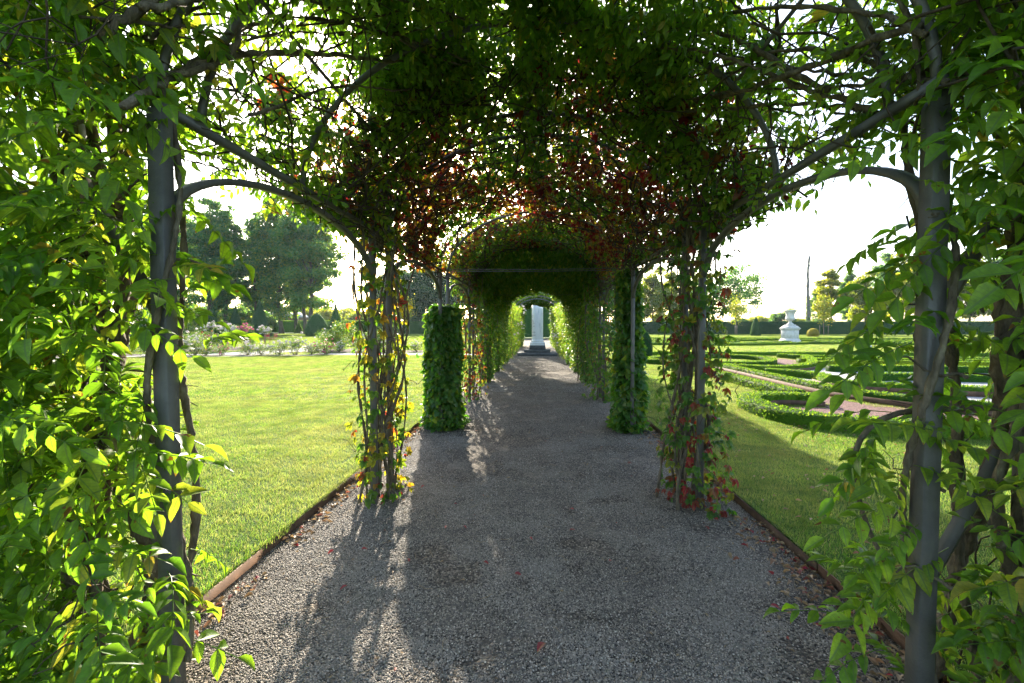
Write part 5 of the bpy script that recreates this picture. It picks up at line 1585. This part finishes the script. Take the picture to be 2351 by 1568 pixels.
NAMES = {'low_white': 'low white flowering rose bush', 'low_pink': 'low pink flowering rose bush', 'mid_white': 'waist high rose bush with white blooms', 'mid_pink': 'waist high rose bush with pink blooms', 'mid_red': 'rose bush with dark red blooms',
         'std_white': 'standard rose tree with white blooms on a thin stem', 'std_pink': 'standard rose tree with pink blooms on a thin stem', 'std_green': 'leafy standard rose tree with few blooms'}


def rose(kind, x, y, where, sc=1.0, std_h=.95):
    key = (kind, where); counts[key] = counts.get(key, 0) + 1
    rz = random.Random(int(x * 100 + y * 37)).uniform(0, 6.28)
    t = thing('standard_rose' if kind.startswith('std') else 'rose_bush', '%s, %s in %s' % (NAMES[kind], ORD[min(19, counts[key] - 1)], where), 'rose', (x, y, LZ), rz, 'roses of the rose garden')
    f, s, b = KIND[kind]
    if kind.startswith('std'):
        MB().tube(wander((0, 0, -.03), (0, 0, std_h + .15), 7, .02), .018, 6).build('stem', M['green_stem'], t, smooth=True)
        MB().tube([(.07, .02, -.03), (.07, .02, std_h)], .022, 6).build('stake', M['stakewood'], t)
        z = std_h - .05
        child('foliage', f, t, (0, 0, z), sc=sc, kind='stuff'); child('blossoms', b, t, (0, 0, z), sc=sc, kind='stuff')
    else:
        child('foliage', f, t, sc=sc, kind='stuff'); child('canes', s, t, sc=sc, kind='stuff'); child('blossoms', b, t, sc=sc, kind='stuff')


random.seed(4)
front = 'lawn edge bed'
for i in range(11):
    q = i / 10
    rose(('low_white', 'low_white', 'mid_white', 'low_white', 'low_pink', 'low_white')[i % 6], -19.8 + 8.3 * q + random.uniform(-.2, .2), 22.4 + 1.9 * q + random.uniform(-.2, .2), front, random.uniform(.8, 1.15))
broad = 'broad bed'
for i, (x, y, k) in enumerate(((-19.4, 27.2, 'mid_white'), (-20.8, 27.6, 'mid_pink'), (-22.4, 27.4, 'low_white'), (-23.6, 27.0, 'low_pink'), (-19.0, 28.6, 'std_pink'), (-20.3, 29.2, 'std_white'), (-21.6, 29.0, 'std_white'), (-18.6, 30.2, 'std_white'),
                               (-23.2, 29.4, 'mid_white'), (-24.6, 29.0, 'mid_white'), (-25.6, 30.6, 'std_green'), (-22.4, 31.4, 'std_white'), (-20.6, 31.6, 'mid_pink'), (-26.8, 31.8, 'std_pink'), (-24.4, 32.2, 'mid_red'), (-28.4, 32.8, 'mid_white'), (-29.6, 33.2, 'mid_pink'))):
    rose(k, x, y, broad, random.uniform(1.0, 1.25), random.uniform(.95, 1.25))
leftb = 'wisteria side bed'
for i, (x, y, k) in enumerate(((-21.9, 22.3, 'low_white'), (-22.8, 22.0, 'low_pink'), (-23.4, 22.8, 'low_white'), (-24.6, 22.6, 'std_green'), (-25.8, 22.0, 'low_white'), (-27.0, 22.6, 'std_pink'), (-28.4, 21.6, 'mid_white'), (-30.0, 21.8, 'mid_pink'), (-31.6, 21.4, 'std_white'), (-33.2, 21.0, 'mid_white'), (-35, 20.8, 'mid_pink'), (-37, 20.4, 'mid_white'))):
    rose(k, x, y, leftb, random.uniform(.95, 1.2), random.uniform(.8, 1.0))
backb = 'back bed'
for i, (x, y, k) in enumerate(((-16.8, 35.0, 'mid_white'), (-15.6, 35.3, 'low_white'), (-14.4, 35.0, 'low_white'), (-13.2, 35.4, 'mid_white'), (-12.2, 35.0, 'low_white'))):
    rose(k, x, y, backb, random.uniform(1.1, 1.3))
shr = 'pillar side bed'
for i, (x, y, k) in enumerate(((-13.2, 26.5, 'low_white'), (-11.9, 26.7, 'low_white'), (-10.7, 26.9, 'low_white'), (-9.0, 27.2, 'mid_white'), (-7.4, 27.4, 'low_white'), (-6.3, 27.6, 'low_white'))):
    rose(k, x, y, shr, random.uniform(.8, 1.1))
M['shrub_blue'] = leaf_mat('bluish_shrub_leaf', [(0, (0.030, 0.075, 0.040)), (1, (0.06, 0.11, 0.06))], [(0, (0.10, 0.25, 0.08)), (1, (0.2, 0.36, 0.1))], tfac=0.4, veins=False)
for i, (x, y, h, r, mt, lb) in enumerate(((-12.6, 28.4, 1.75, 1.25, 'bush_rose_leaf', 'large loose leafy shrub beside the creeper pillar'), (-10.2, 28.4, 1.2, .95, 'bush_rose_leaf', 'smaller leafy shrub right of the large loose shrub'), (-34.5, 37.4, 2.1, 1.3, 'shrub_blue', 'bluish green shrub behind the pink standard rose'),
                                          (-30.4, 38.6, 1.9, 1.6, 'bush_rose_leaf', 'spreading green shrub below the dark yew cone'), (-38, 37.2, 1.8, 1.3, 'shrub_blue', 'bluish shrub behind the left wisteria'))):
    t = thing('garden_shrub', lb, 'shrub', (x, y, LZ))
    fm, cc = bush_mesh(770 + i, h, r, 4200, .105, M[mt], .05)
    child('foliage', fm, t, kind='stuff'); child('canes', stems_mesh(780 + i, h, r, 18), t, kind='stuff')

# two red garden chairs on the far grass
for i, (px_, d, rz, lb) in enumerate(((612, 40.0, .5, 'red folding garden chair turned sideways, the left of two'), (627, 40.4, -.35, 'red folding garden chair facing the roses, the right of two'))):
    t = thing('garden_chair', lb, 'chair', (PX(px_, d), d, LZ), rz, 'red garden chairs')
    for k in range(5):
        MB().box((0, -.16 + k * .085, .45), (.44, .06, .018)).build('seat_slat', M['redmetal'], t)
    for k in range(3):
        MB().box((0, .25 + k * .018, .62 + k * .11), (.42, .016, .075)).build('back_slat', M['redmetal'], t)
    for s in (-.21, .21):
        MB().tube([(s, -.28, -.01), (s, .0, .42), (s, .22, .50), (s, .30, .92)], .013, 6).build('leg', M['redmetal'], t)
        MB().tube([(s * .9, .26, -.01), (s * .9, -.18, .44)], .013, 6).build('leg', M['redmetal'], t)

# ================================================================== FALLEN LEAVES
def litter(x, sgn, n, label, seed, pile):
    g = np.random.default_rng(seed)
    y = 1.6 + 6.0 * g.random(n) ** 1.6
    P = np.stack([x + sgn * np.abs(g.normal(0, pile, n)), y, g.uniform(.006, .028, n)], 1)
    d = vnoise(P, .5, seed)
    P = P[d > .38]; n = len(P)
    mb = MB()
    a = g.uniform(0, 6.28, n)
    curl = leaflet(.5, .22, .25, True)
    D = np.stack([np.cos(a), np.sin(a), g.normal(0, .25, n)], 1)
    mb.inst(curl, P, D, g.normal(0, .45, (n, 3)) + [0, 0, 1], g.uniform(.025, .06, n), g.random(n) * (.86 if sgn < 0 else .98))
    return tag(mb.build('leaf_litter', M['litter']), label, 'fallen leaves', None, 'stuff')


litter(PR - .02, -1, 1100, 'drift of dry brown leaves along the right path edging', 91, .15)
litter(PL + .02, 1, 480, 'drift of yellow and red leaves along the left path edging', 92, .08)
# scattered over the right lawn
g = np.random.default_rng(93); n = 260
P = np.stack([g.uniform(PR + .1, 4.6, n), g.uniform(2.2, 9, n), np.full(n, LZ + .035)], 1)
mb = MB(); a = g.uniform(0, 6.28, n)
mb.inst(leaflet(.5, .2, .2, True), P, np.stack([np.cos(a), np.sin(a), g.normal(0, .2, n)], 1), g.normal(0, .4, (n, 3)) + [0, 0, 1], g.uniform(.03, .055, n), g.random(n))
tag(mb.build('leaf_litter', M['litter']), 'scattered dry leaves on the shaded right lawn', 'fallen leaves', None, 'stuff')

g = np.random.default_rng(95); n = 230
P = np.stack([g.uniform(PL + .1, PR - .1, n), 1.6 + 7 * g.random(n) ** 1.4, g.uniform(.010, .018, n)], 1)
mb = MB(); a = g.uniform(0, 6.28, n)
mb.inst(leaflet(.42, .2, .25, True), P, np.stack([np.cos(a), np.sin(a), g.normal(0, .2, n)], 1), g.normal(0, .4, (n, 3)) + [0, 0, 1], g.uniform(.012, .034, n), g.random(n) * .9)
for i in range(70):
    x, y, a0, L0 = g.uniform(PL + .1, PR - .1), 1.6 + 5 * g.random() ** 1.4, g.uniform(0, 6.28), g.uniform(.03, .11)
    mb.tube(wander((x, y, .014), (x + L0 * math.cos(a0), y + L0 * math.sin(a0), .014), 5, .006, g), .0016, 3, .5)
tag(mb.build('leaf_litter', M['litter']), 'tiny dry leaf scraps and straws strewn over the gravel', 'fallen leaves', None, 'stuff')

RED = MB().inst(leaflet(.5, .14, .2, True), [(0, 0, 0)], np.array([[0, 1., 0]]), np.array([[0, 0, 1.]]), 1.0, [0.2]).mesh('red_leaf', M['red_leaf'])
spots = [(1252, 1478, .075, 'large crimson leaf lying alone on the gravel nearest the viewer'), (1181, 1318, .05, 'dark red leaf on the gravel beside the light strip'), (938, 1291, .04, 'small red leaf at the edge of the long left shadow'),
         (798, 1345, .05, 'pinkish fallen leaf in the sunlit gravel on the left'), (767, 1264, .045, 'red leaf on sunlit gravel left of the creeper shadow'), (829, 1262, .04, 'red leaf inside the creeper shadow'),
         (1027, 1208, .05, 'red leaf in the shade, left of a smaller one'), (1063, 1208, .04, 'smaller red leaf in the shade beside another'), (1320, 1218, .05, 'pink red leaf in the shaded middle of the path'),
         (1318, 1171, .05, 'red leaf in the shaded path further up'), (1216, 1234, .04, 'small dark red leaf right of the light strip'), (1400, 1290, .035, 'tiny red leaf on the dark gravel at right'),
         (1768, 1390, .05, 'dark pink leaf on gravel near the right wisteria'), (1110, 1290, .04, 'thin red leaf across the light strip'), (676, 1248, .05, 'bright red leaf against the left edging'), (1440, 1065, .05, 'red leaf on the path near the right creeper'), (975, 1115, .05, 'red leaf right of the left creeper foot')]
for i, (x, y, s, lb) in enumerate(spots):
    p = G(x, y, .012)
    o = bpy.data.objects.new('fallen_leaf', RED); COL.objects.link(o)
    q = random.Random(i)
    o.location = (p[0], p[1], .016); o.rotation_euler = (q.uniform(-.3, .3), q.uniform(-.4, .4), q.uniform(0, 6.28)); o.scale = (s * 1.1,) * 3
    tag(o, lb, 'leaf', 'single red leaves on the gravel')

# ================================================================== THE AIR
hz = MB().box((0, 570, 18.5), (1460, 1330, 39)).build('haze', M['wire'])
hm, ht, hout = new_mat('haze_air')
pv = N_(ht, 'ShaderNodeVolumePrincipled')
pv.inputs['Color'].default_value = (0.72, 0.88, 1.0, 1)
pv.inputs['Density'].default_value = 0.00011
pv.inputs['Anisotropy'].default_value = 0.35
ht.links.new(pv.outputs[0], hout.inputs['Volume'])
hz.data.materials.clear(); hz.data.materials.append(hm)
tag(hz, 'thin bright haze in the garden air', 'haze', None, 'stuff')
